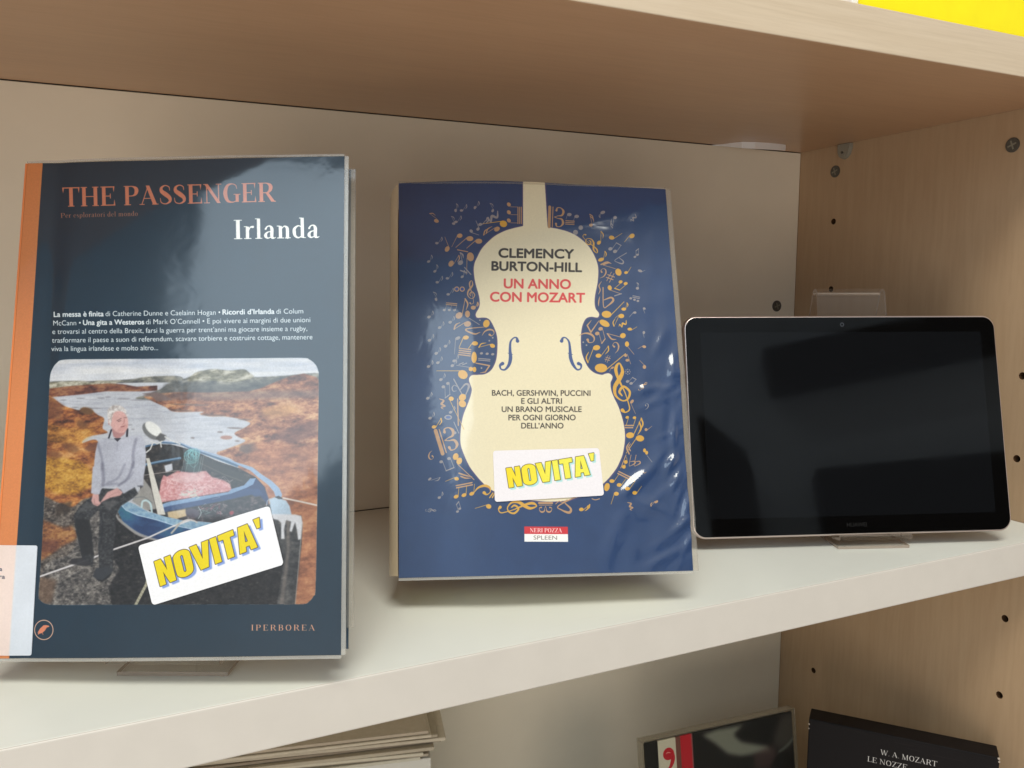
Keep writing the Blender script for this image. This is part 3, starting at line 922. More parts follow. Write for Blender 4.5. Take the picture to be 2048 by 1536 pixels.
for x in (366, 374, 390, 400, 404):
    cv.line([(x + 3, 912), (x, 930), (x - 3, 944)], 1.0, c255(150, 178, 178), 0.7, True)
for _ in range(22):
    x, y = r_.uniform(366, 400), r_.uniform(980, 998)
    cv.line([(x, y), (x + r_.uniform(-9, 9), y + r_.uniform(-7, 4)), (x + r_.uniform(-9, 9), y + r_.uniform(-3, 6))], 1.0, c255(178, 204, 190), 0.7, True)
for _ in range(24):
    x, y = r_.uniform(396, 450), r_.uniform(1008, 1030)
    cv.line([(x, y), (x + r_.uniform(-9, 9), y + r_.uniform(-7, 6)), (x + r_.uniform(-9, 9), y + r_.uniform(-3, 6))], 1.0, (c255(110, 160, 150), c255(186, 176, 176), c255(176, 60, 80))[_ % 3], 0.8, True)
cv.poly([(335, 1024), (371, 1018), (373, 1032), (352, 1038), (336, 1034)], c255(204, 176, 128), 0.95, 0.6)
cv.ell(385, 1026, 14, 9, 12, c255(80, 64, 82), 0.95, 0.8)
cv.line([Z4(290, 480), Z4(318, 540), Z4(290, 600)], 1.8, c255(160, 176, 180), 0.9, True)
cv.ell(*Z4(630, 540), 5, 4, -20, c255(184, 44, 60), 0.9, 0.6)
# white strut and loop
cv.poly([Z3(1085, -20), Z3(1120, -20), Z3(1200, 260), Z3(1285, 560), Z3(1205, 560), Z3(1150, 320)], c255(198, 193, 184))
cv.line([Z3(1040, 510), Z3(1048, 430), Z3(1090, 415), Z3(1130, 450), Z3(1145, 530)], 4.0, c255(170, 198, 206), 1, True)
cv.line([Z3(950, 390), Z3(1060, 380), Z3(1150, 440)], 1.4, c255(100, 110, 116), 0.8, True)
# near gunwale and hull side
cv.poly([(243, 1008), (249, 1001), (268, 1008), (295, 1023), (330, 1033), (366, 1041), (420, 1045), (440, 1050), (390, 1062), (345, 1052), (314, 1042), (275, 1033), (252, 1022)],
        pal(n_fine, [(0.3, (104, 148, 188)), (0.7, (140, 176, 200))]))
cv.poly([(236, 1024), (243, 1010), (252, 1020.5), (275, 1031), (314, 1040), (345, 1050), (392, 1060), (392, 1100), (309, 1080), (275, 1068), (248, 1048)],
        pal(n_weed2, [(0.3, (34, 64, 118)), (0.5, (44, 86, 140)), (0.7, (46, 112, 146))]))
cv.line([(243, 1011), (252, 1020.5), (275, 1030.5), (314, 1040), (345, 1050), (392, 1060)], 1.8, c255(172, 196, 222), 0.9)
cv.line([Z3(775, 540), Z3(800, 600), Z3(860, 655), Z3(1000, 755), Z3(1170, 815), Z3(1260, 840)], [3, 4, 5.5, 6, 5, 4], c255(158, 152, 150), 0.9, True, 0.4)
# bow post
cv.poly([(538, 998), (550, 994), (572, 1001), (579, 1012), (583, 1030), (560, 1032), (543, 1031)], c255(162, 186, 210), 1, 0.4)
cv.poly([(545, 1030), (603, 1031), (605, 1050), (603, 1090), (589, 1212), (553, 1212), (563, 1150), (567, 1120)], pal(0.5 * n_grav + 0.5 * n_weed2, [(0.3, (50, 50, 54)), (0.55, (84, 82, 82)), (0.75, (126, 118, 112))]), 1, 0.4)
cv.line([(576, 1042), (576, 1100), (569, 1160), (562, 1212)], [7, 6, 8, 9], c255(132, 118, 110), 0.6, False, 1.2)
cv.poly([(543, 1028), (590, 1029), (602, 1032), (605, 1046), (602, 1078), (596, 1080), (594, 1062), (590, 1044), (583, 1064), (579, 1062), (582, 1043), (572, 1040), (568, 1058), (569, 1078), (562, 1078), (562, 1046), (556, 1040), (546, 1038)], c255(206, 206, 214), 0.95, 0.5)
cv.line([(604, 1048), (597, 1130), (590, 1212)], 1.4, c255(160, 156, 152), 0.8)
cv.line([Z4(985, 470), Z4(995, 420), Z4(1015, 400)], 2, c255(150, 150, 160))
cv.poly([Z4(1070, 380), Z4(1110, 365), Z4(1170, 400), Z4(1110, 400)], c255(66, 66, 74))
# ropes
cv.line([(566, 996), (600, 1003), (640, 1012)], 3.2, c255(206, 194, 186))
cv.line([(70, 1156), (80, 1153), (178, 1119), (228, 1098.7), (295, 1076), (345, 1053), (378, 1041)], 3.6, c255(206, 200, 204))
cv.line([(70, 1157.5), (80, 1154.8), (178, 1120.5), (228, 1100.4), (295, 1077.6), (345, 1054.6)], 1.0, c255(120, 112, 112), 0.7)
cv.line([(352, 1051), (372, 1040), (386, 1041), (394, 1045)], 3.0, c255(196, 188, 184), 1, True)
cv.line([(343, 1066), (350, 1058), (358, 1048)], 4, c255(176, 168, 160))
cv.line([(297, 1150), (293, 1168), (283, 1187), (269, 1214)], 6.0, c255(170, 164, 138))
for q in range(9):
    x, y = 296 - q * 3.1, 1162 + q * 6
    cv.line([(x - 3, y - 2), (x + 2, y + 2)], 1.0, c255(112, 106, 84), 0.8)
# outboard motor
cv.ell(*Z1(1430, 1040), 22, 13.5, 40, c255(112, 112, 114), 1, 0.4)
cv.ell(*Z1(1452, 1010), 20, 10.5, 40, c255(218, 218, 216), 1, 0.6)
cv.poly([Z1(1480, 1130), Z1(1540, 1060), Z1(1620, 1100), Z1(1600, 1150), Z1(1540, 1180)], c255(86, 84, 86), 0.9, 0.6)
for L in ([Z1(1420, 1170), Z1(1500, 1200), Z1(1560, 1170)], [Z1(1440, 1200), Z1(1410, 1270), Z1(1360, 1310)], [Z1(1540, 1180), Z1(1552, 1240)], [Z1(1600, 1110), Z1(1680, 1160), Z1(1792, 1200)]):
    cv.line(L, 3.0, c255(196, 196, 196), 0.95)

# the seated man
trouser = pal(n_fine, [(0.3, (46, 46, 52)), (0.6, (66, 66, 70)), (0.8, (84, 84, 86))])
cv.poly([Z3(345, 570), Z3(400, 480), Z3(480, 410), Z3(540, 370), Z3(640, 290), Z3(820, 300), Z3(960, 260), Z3(1005, 345), Z3(940, 400), Z3(830, 470), Z3(775, 570), Z3(770, 760), Z3(750, 900), Z3(750, 1120), Z3(700, 1180), Z3(610, 1150), Z3(595, 900), Z3(612, 600), Z3(605, 500), Z3(560, 560), Z3(508, 605), Z3(530, 760), Z3(555, 980), Z3(540, 1060), Z3(430, 1010), Z3(400, 880), Z3(358, 680)], trouser, 1, 0.4)
cv.poly([Z3(360, 600), Z3(505, 610), Z3(525, 760), Z3(545, 960), Z3(430, 980), Z3(400, 860)], c255(40, 38, 42), 0.75, 1)
cv.poly([Z3(360, 550), Z3(480, 430), Z3(600, 460), Z3(520, 510)], c255(92, 92, 94), 0.6, 1.2)
cv.poly([Z3(620, 430), Z3(760, 410), Z3(820, 430), Z3(700, 520)], c255(104, 102, 104), 0.6, 1.4)
cv.line([Z3(625, 520), Z3(640, 700), Z3(610, 900)], 2.5, c255(42, 44, 52), 0.7, True, 0.6)
cv.poly([Z3(540, 1190), Z3(570, 1110), Z3(700, 1090), Z3(750, 1130), Z3(690, 1210), Z3(600, 1240)], c255(60, 62, 70), 1, 0.6)
cv.poly([Z3(290, 1050), Z3(330, 1010), Z3(430, 1000), Z3(550, 1060), Z3(480, 1090), Z3(330, 1070)], c255(52, 50, 56), 0.9, 0.8)
cv.poly([Z3(560, 1220), Z3(640, 1230), Z3(740, 1150), Z3(720, 1190), Z3(640, 1250)], c255(26, 26, 32), 0.8, 0.5)
skin = c255(206, 150, 146)
cv.poly([Z3(525, 420), Z3(540, 350), Z3(600, 345), Z3(605, 420), Z3(625, 445), Z3(590, 475), Z3(545, 455)], skin, 1, 0.4)
cv.poly([Z3(640, 400), Z3(690, 330), Z3(790, 285), Z3(850, 330), Z3(820, 365), Z3(720, 385), Z3(640, 425), Z3(610, 445)], skin, 1, 0.4)
cv.line([Z3(555, 400), Z3(560, 450), Z3(600, 455)], 1.5, c255(150, 96, 96), 0.7, True, 0.4)
cv.line([Z3(700, 380), Z3(760, 340), Z3(820, 330)], 1.5, c255(170, 120, 118), 0.6, True, 0.5)
swt = pal(0.6 * n_fine + 0.4 * n_weed2, [(0.2, (166, 168, 186)), (0.5, (174, 176, 194)), (0.8, (182, 184, 200))])
cv.poly([Z1(870, 1120), Z1(780, 1140), Z1(735, 1190), Z1(705, 1320), Z1(688, 1500), Z3(540, 60), Z3(522, 340), Z3(560, 352), Z3(610, 350), Z3(640, 262), Z3(690, 290), Z3(790, 268), Z3(812, 285), Z3(855, 345), Z3(950, 290), Z3(1000, 258), Z3(1058, 268), Z3(1062, 170), Z3(1082, 60), Z3(1084, 0), Z1(1358, 1340), Z1(1340, 1160), Z1(1290, 1085), Z1(1180, 1095), Z1(1125, 1110), Z1(1000, 1170), Z1(905, 1160)], swt, 1, 0.4)
for L, w, a in (([Z1(740, 1200), Z1(790, 1380), Z1(800, 1536)], 5, .5), ([Z1(1230, 1140), Z1(1195, 1300), Z1(1190, 1500)], 6, .5), ([Z3(640, 40), Z3(650, 200), Z3(640, 260)], 7, .55), ([Z3(960, 20), Z3(900, 180), Z3(810, 260)], 5, .6),
                ([Z3(870, 40), Z3(800, 180), Z3(680, 240)], 4, .45), ([Z3(650, 260), Z3(700, 250), Z3(790, 240)], 4, .5), ([Z1(990, 1180), Z1(985, 1300)], 1.6, .5), ([Z3(790, 260), Z3(900, 200), Z3(960, 120)], 2.5, .5)):
    cv.line(L, w, c255(108, 108, 130), a, True, 1.6)
cv.poly([Z3(990, 262), Z3(1058, 262), Z3(1050, 280), Z3(1000, 272)], c255(90, 92, 106), 0.9, 0.5)
cv.line([Z1(900, 1200), Z1(880, 1400)], 8, c255(178, 180, 196), 0.5, True, 2.5)
# neck, collar, head
cv.poly([Z1(915, 1000), Z1(1110, 1010), Z1(1080, 1080), Z1(1000, 1140), Z1(940, 1110)], c255(184, 124, 124), 1, 0.4)
cv.line([Z1(912, 1025), Z1(880, 1125)], 3.6, c255(54, 52, 66))
cv.line([Z1(1118, 1015), Z1(1112, 1105)], 4.5, c255(54, 52, 66))
cv.line([Z1(870, 1140), Z1(980, 1150), Z1(1060, 1130), Z1(1120, 1118)], 2.6, c255(166, 168, 184), 1, True)
cv.poly([Z1(945, 1130), Z1(1040, 1125), Z1(990, 1175)], c255(58, 54, 68), 0.95, 0.3)
cv.poly([Z1(905, 830), Z1(960, 775), Z1(1060, 790), Z1(1115, 860), Z1(1128, 940), Z1(1115, 1010), Z1(1060, 1060), Z1(980, 1050), Z1(920, 990), Z1(890, 930)], c255(216, 158, 152), 1, 0.5, True)
cv.poly([Z1(1060, 960), Z1(1122, 950), Z1(1110, 1010), Z1(1050, 1050), Z1(980, 1040)], c255(190, 122, 118), 0.45, 1.2)
for L, w, c_, a in (([Z1(985, 905), Z1(1040, 875)], 1.7, c255(120, 82, 82), .8), ([Z1(1075, 868), Z1(1105, 866)], 1.5, c255(120, 82, 82), .8), ([Z1(1000, 915), Z1(1035, 905)], 1.4, c255(92, 60, 62), .8),
                    ([Z1(1080, 890), Z1(1075, 935), Z1(1060, 950)], 1.6, c255(176, 108, 106), .8), ([Z1(1035, 985), Z1(1080, 975)], 1.6, c255(140, 72, 76), .9), ([Z1(880, 900), Z1(885, 950)], 3, c255(196, 128, 122), .9)):
    cv.line(L, w, c_, a, False, 0.3)
hair = pal(n_fine, [(0.3, (168, 156, 152)), (0.6, (206, 198, 196)), (0.8, (228, 224, 224))])
cv.poly([Z1(880, 900), Z1(862, 840), Z1(870, 760), Z1(920, 715), Z1(1000, 705), Z1(1070, 735), Z1(1105, 790), Z1(1118, 860), Z1(1080, 800), Z1(1010, 780), Z1(950, 800), Z1(925, 860), Z1(915, 920), Z1(895, 960)], hair, 0.97, 0.8, True)
for q in range(34):
    a0 = r_.uniform(2.6, 6.0)
    x, y = 237 + 17 * math.cos(a0), 838 + 19 * math.sin(a0)
    cv.line([(x, y), (x + 5 * math.cos(a0 + r_.uniform(-.9, .9)), y + 5 * math.sin(a0 + r_.uniform(-.9, .9)))], 1.1, c255(226, 220, 220), 0.5, False, 0.3)
_g = cv.img.mean(2, keepdims=True)
_cl = cv.clip[..., None]
_soft = boxblur(cv.img, 1.2)
_grade = np.clip((_g + (_soft - _g) * 0.70 - 0.5) * 1.06 + 0.45, 0, 1) * (0.93 + 0.14 * cv.noise(90, 70, 33, 3))[..., None]
cv.img = cv.img * (1 - _cl) + np.clip(_grade * (0.95 + 0.10 * cv.noise(4, 4, 35, 3))[..., None], 0, 1) * _cl
cv.clip = None
cv.img *= (0.97 + 0.06 * cv.noise(3, 3, 30, 2))[..., None]
IMG1 = cv.to_image('travel_cover_print')

# ------------------------------------------------------------------ artwork: front of the music paperback
R2 = (-0.004, 0.180, -0.004, 0.252)
cv = Canvas(S2, R2, 6600, c255(36, 60, 100))
cv.setk(1060, 760)
cv.img *= (0.95 + 0.1 * cv.noise(70, 70, 21))[..., None]
CRM = c255(225, 213, 181)
vio = [(1046, 340), (1046, 452), (1028, 456), (1010, 461.5), (991, 471), (975.6, 484), (963, 498), (954, 515), (949, 527), (947.5, 542), (950.6, 565), (957.5, 590), (959.5, 604), (958, 615), (952.5, 625), (951.5, 631), (955, 635.5), (966, 635), (975, 636.5), (982, 643), (990, 659), (994, 673), (995, 690), (993, 716), (987, 733), (979, 743), (968, 748.5), (955, 749.5), (945, 750), (939.5, 754), (938, 761), (941, 770), (943.5, 780),
       (940, 795), (934, 811), (927, 829), (922.5, 850), (920.5, 875), (922, 892), (927.6, 908), (935, 925), (944, 940), (966, 966), (989, 983), (1020, 994), (1060, 1000), (1100, 1003), (1140, 999), (1180, 983), (1208, 965.6), (1230.5, 940), (1240, 922), (1246, 905), (1250, 875), (1247, 846), (1237, 814), (1228, 795), (1222.5, 780), (1221, 766), (1224.5, 757), (1224, 751), (1217.6, 746.5), (1210, 747.5),
       (1204, 749.5), (1194, 747.5), (1185, 743), (1176, 734), (1169, 721), (1163.5, 705), (1161.6, 687), (1162, 668), (1164, 654), (1168, 643), (1173.5, 636), (1183, 633.5), (1194, 635), (1198, 631), (1197, 625), (1191, 617), (1189, 604), (1190.5, 588), (1195, 565), (1196.5, 540), (1194, 525), (1188, 510), (1179, 495), (1169, 484), (1153, 471.5), (1135, 463), (1115, 457.5), (1095, 454), (1088, 340)]
vio = [tuple(v) for v in catmull(vio[:2] , 2)][:1] + [vio[1]] + [tuple(v) for v in catmull(vio[2:-2], 5)] + vio[-2:]
cv.line(vio, 5, c255(74, 66, 108), 0.9)
cv.poly(vio, CRM)
INK = c255(62, 82, 132)
cv.line([(1035, 682), (1033, 675.5), (1027, 676), (1021, 684), (1020, 700), (1021, 715), (1018, 729), (1010, 739), (1002, 738), (1000, 731), (1005, 727)], [7, 3.5, 2.6, 4, 5.5, 7, 6, 3.6, 3, 4.5, 7], INK, 1, True)
cv.line([(1123, 682), (1126, 675.5), (1132, 676), (1138, 684), (1140, 700), (1141, 715), (1146, 729), (1154, 739), (1161, 737), (1162, 730), (1157, 727)], [7, 3.5, 2.6, 4, 5.5, 7, 6, 3.6, 3, 4.5, 7], INK, 1, True)
for x in (1020.5, 1140.5):
    cv.line([(x - 4.5, 706), (x + 4.5, 709)], 1.2, INK)
BK = c255(48, 40, 34)
RD = c255(206, 62, 62)
for st, x0, y0, x1, y1, h, c_, b_ in (('CLEMENCY', 997.5, 514.5, 1147, 516.8, 17.6, BK, 0.8), ('BURTON-HILL', 983.5, 540.5, 1163, 543.6, 17.6, BK, 0.8),
                                     ('UN ANNO', 1008, 576, 1141, 577.6, 18.4, RD, 0.7), ('CON MOZART', 980.5, 602.5, 1169, 604.8, 18.4, RD, 0.7),
                                     ('BACH, GERSHWIN, PUCCINI', 984, 791, 1180.6, 791.5, 10.8, BK, 0.18), ('E GLI ALTRI', 1042.6, 807.2, 1123.5, 807.2, 10.8, BK, 0.18),
                                     ('UN BRANO MUSICALE', 1003.5, 823.7, 1163, 823.6, 10.8, BK, 0.18), ('PER OGNI GIORNO', 1017, 840.4, 1151, 840.2, 10.8, BK, 0.18),
                                     ("DELL’ANNO", 1042.6, 856.6, 1126.7, 856.6, 10.8, BK, 0.18)):
    text(cv, st, (x0, y0), (x1, y1), h, c_, b_)
cv.poly([(1048.4, 1052.6), (1135.6, 1053.2), (1135.8, 1068), (1048.6, 1067.6)], c255(200, 44, 52))
cv.poly([(1048.6, 1067.6), (1135.8, 1068), (1136, 1083.4), (1048.8, 1083)], c255(244, 240, 236))
serif(cv, 'NERI POZZA', (1059.6, 1064.2), (1124, 1064.6), 8.2, c255(250, 232, 228), 0.8)
text(cv, 'SPLEEN', (1067, 1078.8), (1114, 1079.2), 8.0, c255(120, 110, 106), 0.0)

GD, TN, SM = c255(206, 156, 64), c255(178, 138, 102), c255(142, 134, 136)


def head(x, y, rx, ry, ang, c=GD):
    cv.ell(x, y, rx, ry, ang, c)


GC = [(.02, .15, .03), (-.03, .07, .05), (.05, -.03, .05), (.17, .07, .05), (.14, .21, .04), (.03, .25, .03), (-.1, .15, .05), (-.12, -.02, .08), (-.03, -.18, .09), (.03, -.33, .07), (-.03, -.49, .03),
      (-.1, -.4, .07), (-.07, -.23, .06), (.07, .07, .025), (.14, .27, .025), (.17, .42, .03), (.09, .48, .03), (.03, .44, .08)]


def sym(pts, x, y, h, ang, c, flip=1):
    ca, sa = math.cos(math.radians(ang)), math.sin(math.radians(ang))
    P = [(x + h * (flip * u * ca - v * sa), y + h * (flip * u * sa + v * ca)) for u, v, _ in pts]
    cv.line(P, [w * h for _, _, w in pts], c, 1, True)


BC = [(-.12, -.12, .2), (-.2, -.3, .08), (.0, -.48, .05), (.25, -.38, .12), (.3, -.05, .16), (.1, .3, .1), (-.25, .5, .03)]
REST = [(-.2, -.5, .06), (.15, -.25, .16), (-.1, .0, .2), (.2, .25, .1), (-.15, .3, .12), (.0, .5, .04)]
FLAT = [(-.25, -.5, .06), (-.22, .45, .05), (.0, .4, .06), (.26, .15, .12), (.15, .0, .1), (-.2, .12, .05)]


def bass(x, y, h, ang, c, flip=1):
    sym(BC, x, y, h, ang, c, flip)


def beamed(p, q, up, c=SM, w=1.2, r=3.2):
    """two heads joined by a beam"""
    p, q, up = np.array(p, float), np.array(q, float), np.array(up, float)
    head(*p, r * 1.25, r, -15, c)
    head(*q, r * 1.25, r, -15, c)
    cv.line([p + (r, 0) * 1, p + up], w, c)
    cv.line([q + (r, 0) * 1, q + up], w, c)
    cv.line([p + up, q + up], w * 2, c)


def note(x, y, rx, ry, ang, tip, c=GD, flag=0, w=1.6):
    head(x, y, rx, ry, ang, c)
    d = np.array(tip, float) - (x, y)
    L = np.hypot(*d)
    pn = np.array([-d[1], d[0]]) / L
    s = (x, y) + d / L * rx * 0.3 + pn * rx * 0.75
    t = np.array(tip, float) + pn * rx * 0.75
    cv.line([s, t], [w, w * .8], c)
    for k in range(flag):
        b = t - d / L * k * 0.22 * L
        cv.line([b, b - d / L * L * .25 + pn * L * .2, b - d / L * L * .6 + pn * L * .18], [w * 2, w * 2, w * .7], c, 1, True)


def stack_(x, y, w, h, n, ang, c=TN):
    ca, sa = math.cos(math.radians(ang)), math.sin(math.radians(ang))
    for k in range(n):
        o = (k - (n - 1) / 2) * h
        cv.line([(x - w / 2 * ca - o * sa, y - w / 2 * sa + o * ca), (x + w / 2 * ca - o * sa, y + w / 2 * sa + o * ca)], h * .62, c)


def cclef(x, y, h, ang, c=TN):
    ca, sa = math.cos(math.radians(ang)), math.sin(math.radians(ang))
    R = lambda u, v: (x + h * (u * ca - v * sa), y + h * (u * sa + v * ca))
    cv.line([R(-.36, -.5), R(-.36, .5)], h * .16, c)
    cv.line([R(-.2, -.5), R(-.2, .5)], h * .05, c)
    for g_ in (-1, 1):
        cv.line([R(-.02, g_ * .33), R(.02, g_ * .46), R(.2, g_ * .46), R(.33, g_ * .3), R(.26, g_ * .1), R(.05, g_ * .06), R(-.1, 0)], [h * .12, h * .06, h * .05, h * .13, h * .1, h * .04, h * .05], c, 1, True)


def sharp(x, y, h, ang, c=TN):
    ca, sa = math.cos(math.radians(ang)), math.sin(math.radians(ang))
    R = lambda u, v: (x + h * (u * ca - v * sa), y + h * (u * sa + v * ca))
    for u in (-.15, .15):
        cv.line([R(u, -.5), R(u, .5)], h * .07, c)
        cv.line([R(-.35, u + .05), R(.35, u - .05)], h * .1, c)


A5 = lambda x, y: (840 + x / 6.4, 380 + y / 6.4)
A6 = lambda x, y: (1070 + x / 5.908, 380 + y / 5.908)
A7 = lambda x, y: (830 + x / 5.908, 600 + y / 5.908)
A8 = lambda x, y: (1130 + x / 5.91, 600 + y / 5.91)
A9 = lambda x, y: (840 + x / 7.68, 840 + y / 7.68)
AA = lambda x, y: (1130 + x / 6.4, 820 + y / 6.4)
AB = lambda x, y: (980 + x / 7.3125, 890 + y / 7.3125)
# upper left
for x, y in ((1137, 185), (1137, 285), (1137, 390)):
    head(*A5(x, y), 4.5, 3.6, 50, TN)
    cv.line([A5(x + 20, y + 30), A5(x + 110, y + 32)], 1.1, TN)
stack_(*A5(1275, 325), 33, 3.4, 3, 90, TN)
note(*A5(1068, 433), 7.5, 6.5, 20, A5(800, 470), GD, 0)
note(*A5(985, 500), 6, 4.5, -30, A5(830, 600), TN, 2, 1.2)
note(*A5(638, 622), 7, 5, 0, A5(480, 760), TN)
note(*A5(752, 655), 7, 5, 0, A5(620, 770), TN)
cv.line([A5(480, 765), A5(610, 790)], 2.2, TN)
note(*A5(508, 585), 5.6, 4.4, -10, A5(430, 740), TN, 0, 1.1)
note(*A5(348, 755), 6, 4.4, -60, A5(290, 610), TN, 0, 1.1)
note(*A5(398, 942), 6.5, 5, -60, A5(470, 820), TN, 1, 1.1)
note(*A5(645, 855), 9, 7, 80, A5(640, 1080), TN, 0, 1.3)
note(*A5(518, 930), 5.5, 4.5, -30, A5(490, 810), SM, 1)
sym(REST, *A5(930, 350), 30, 60, SM)
note(*A5(770, 440), 4, 3, -20, A5(860, 340), SM, 1)
note(*A5(655, 525), 3.6, 3, 40, A5(760, 560), SM)
note(*A5(742, 500), 3.6, 3, -40, A5(700, 400), SM)
note(*A5(210, 395), 5, 3.6, 20, A5(110, 320), TN, 1, 1.0)
for x, y, a in ((530, 262, 0), (455, 262, 80), (703, 225, -70), (930, 265, -60), (430, 430, 10), (460, 408, 0), (215, 680, 0), (110, 915, -20), (190, 1040, -30), (350, 1130, 0), (220, 1180, 0), (540, 1110, -30), (360, 1335, 0), (205, 1400, 60)):
    note(*A5(x, y), 3.4, 2.5, a, A5(x + 50 * math.cos(a), y - 85), SM, 1, 0.9)
sym([(u, v, w * .9) for u, v, w in GC], *A5(650, 1310), 48, 8, TN)
for q in (470, 540):
    head(*A5(q, 1268), 5.2, 5.2, 0, TN)
    head(*A5(q, 1268), 3.2, 3.2, 0, c255(38, 66, 134))
cv.line([A5(520, 1030), A5(600, 1060)], 3, SM)
cv.line([A5(570, 990), A5(650, 1080)], 2.4, SM)
stack_(*A7(432, 48), 21, 3.2, 2, 5, TN)
for x in (345, 405, 468):
    head(*A7(x, 118), 3, 2.4, -10, SM)
    cv.line([A7(x + 14, 110), A7(x + 26, 60)], 0.9, SM)
note(*A7(520, 182), 7.5, 6, -35, A7(560, -20), TN, 1)
head(*A7(620, 165), 5, 7, 0, TN)
cv.line([A7(640, 215), A7(760, 290)], 1.5, SM)
note(*A7(688, 90), 5, 4, 0, A7(720, 20), TN, 1)
note(*A7(620, 282), 7, 5.5, -10, A7(480, 370), TN, 1)
head(*A7(843, 278), 6.4, 7.8, 20, GD)
note(*A7(765, 238), 1.5, 1.5, 0, A7(770, 232), SM)
cv.line([A7(820, 318), A7(600, 345), A7(700, 400), A7(770, 380)], [1.2, 3, 3.4, 1], TN, 1, True)
bass(*A7(865, 390), 24, 95, TN, -1)
head(*A7(878, 480), 1.8, 1.8, 0, SM)
head(*A7(918, 445), 1.8, 1.8, 0, SM)
note(*A7(600, 443), 6, 4.2, -8, A7(545, 570), GD)
note(*A7(708, 512), 6, 4.4, 0, A7(650, 590), GD)
stack_(*A7(588, 615), 23, 4.2, 4, 7, TN)
note(*A7(915, 540), 5.2, 4, 20, A7(760, 580), GD, 1, 1.2)
note(*A7(505, 450), 5.5, 3.2, -25, A7(490, 640), SM, 0, 1.4)
head(*A7(698, 678), 5.4, 11.5, 0, GD)
cv.line([A7(720, 745), A7(880, 775), A7(830, 850), A7(770, 860)], [2.4, 3, 2.6, 1], TN)
head(*A7(785, 803), 1.8, 1.8, 0, SM)
for x in (785, 852, 918):
    head(*A7(x, 640 - (918 - x) * .08), 3.2, 2.4, -10, SM)
stack_(*A7(818, 705), 23, 3.2, 2, 5, SM)
cv.line([A7(490, 770), A7(640, 795)], 1.3, SM)
cv.line([A7(520, 760), A7(570, 740)], 2, SM)
cv.line([A7(560, 765), A7(610, 745)], 2, SM)
head(*A7(660, 815), 4.4, 4.4, 0, GD)
head(*A7(702, 820), 3.8, 5.4, 0, GD)
note(*A7(565, 880), 10, 8.6, 35, A7(255, 880), GD, 0, 1.4)
for x, y in ((290, 325), (170, 475), (250, 630), (270, 740), (160, 785), (360, 545), (462, 718), (440, 775), (415, 262), (150, 1160), (178, 1395), (420, 1325), (165, 200), (305, 940)):
    note(*A7(x, y), 3.6, 2.8, -20, A7(x + 30, y - 75), SM, 1, 0.9)
beamed(A7(335, 1025), A7(388, 985), (4, 22), SM, 1.1, 3)
sym([(.3, -.3, .1), (.0, -.45, .1), (-.3, -.1, .16), (-.15, .35, .12), (.3, .3, .06)], *A7(465, 1045), 15, 0, SM)
sym(FLAT, *A7(565, 1010), 40, -28, SM)
note(*A7(428, 1165), 5.2, 4.4, 0, A7(600, 1520), GD, 0, 1.2)
head(*A7(560, 1150), 6.8, 7.6, 50, GD)
head(*A7(560, 1225), 6.8, 7.6, -50, GD)
cv.line([A7(503, 1170), A7(512, 1480)], 2.6, TN)
sym(REST, *A7(325, 1225), 22, -10, TN)
head(*A7(392, 1385), 7.8, 5, 0, SM)
head(*A7(392, 1385), 5, 2.8, 0, c255(60, 84, 140))
# lower left
note(*A9(215, 105), 4.6, 3.4, -10, A9(300, -40), GD, 1, 1.3)
cclef(*A9(420, 300), 48, -17, TN)
cv.line([A9(520, 30), A9(595, 200)], 1.6, SM)
head(*A9(540, 195), 2.4, 3, 0, SM)
head(*A9(548, 560), 5.6, 7, 20, GD)
head(*A9(602, 628), 5.6, 7, 20, GD)
cv.line([A9(580, 680), A9(830, 915)], 1.6, TN)
for q in (0, 1):
    cv.line([A9(600 + q * 30, 815 + q * 50), A9(700, 850 + q * 40), A9(800 - q * 20, 870 + q * 20)], [3, 3, 1], TN, 1, True)
bass(*A9(170, 540), 17, 165, TN)
beamed(A9(325, 640), A9(445, 590), (10, 18), SM, 1.2, 3)
note(*A9(562, 900), 4.6, 3.6, 10, A9(400, 965), GD, 0, 1.1)
stack_(*A9(680, 1000), 32, 4.4, 2, -11, TN)
for x, y in ((555, 1175), (675, 1152), (795, 1130)):
    note(*A9(x, y), 5.2, 3.6, -25, A9(x + 12, y - 150), GD, 0, 1.2)
bass(*A9(960, 1080), 33, 100, GD, -1)
cv.line([A9(1070, 1190), A9(1120, 1120)], 2.4, GD)
cv.line([A9(1110, 1190), A9(1150, 1120)], 2.4, GD)
note(*A9(150, 905), 4, 2.2, -40, A9(300, 858), SM, 1, 0.9)
note(*A9(295, 1190), 3.2, 2.6, -20, A9(325, 1100), SM, 1, 0.9)
beamed(A9(575, 1405), A9(610, 1360), (-2, -14), SM, 1, 2.4)
note(*A9(1055, 1325), 5.4, 4.6, 20, A9(855, 1385), GD, 0, 1.1)
sym(GC, *A9(165, 1385), 22, 100, SM)
sym(GC, *AB(400, 900), 78, 92, GD)
cclef(*AB(812, 915), 26, 90, TN)
sym(FLAT, *AB(1160, 890), 44, 64, TN)
cv.line([AB(960, 860), AB(1010, 820), AB(1060, 835), AB(1130, 800)], 1.6, TN, 1, True)
note(*AB(1335, 940), 4.6, 3.6, -10, AB(1440, 850), GD, 2, 1.3)
cv.line([AB(1490, 785), AB(1540, 800), AB(1600, 785)], 1.8, TN, 1, True)
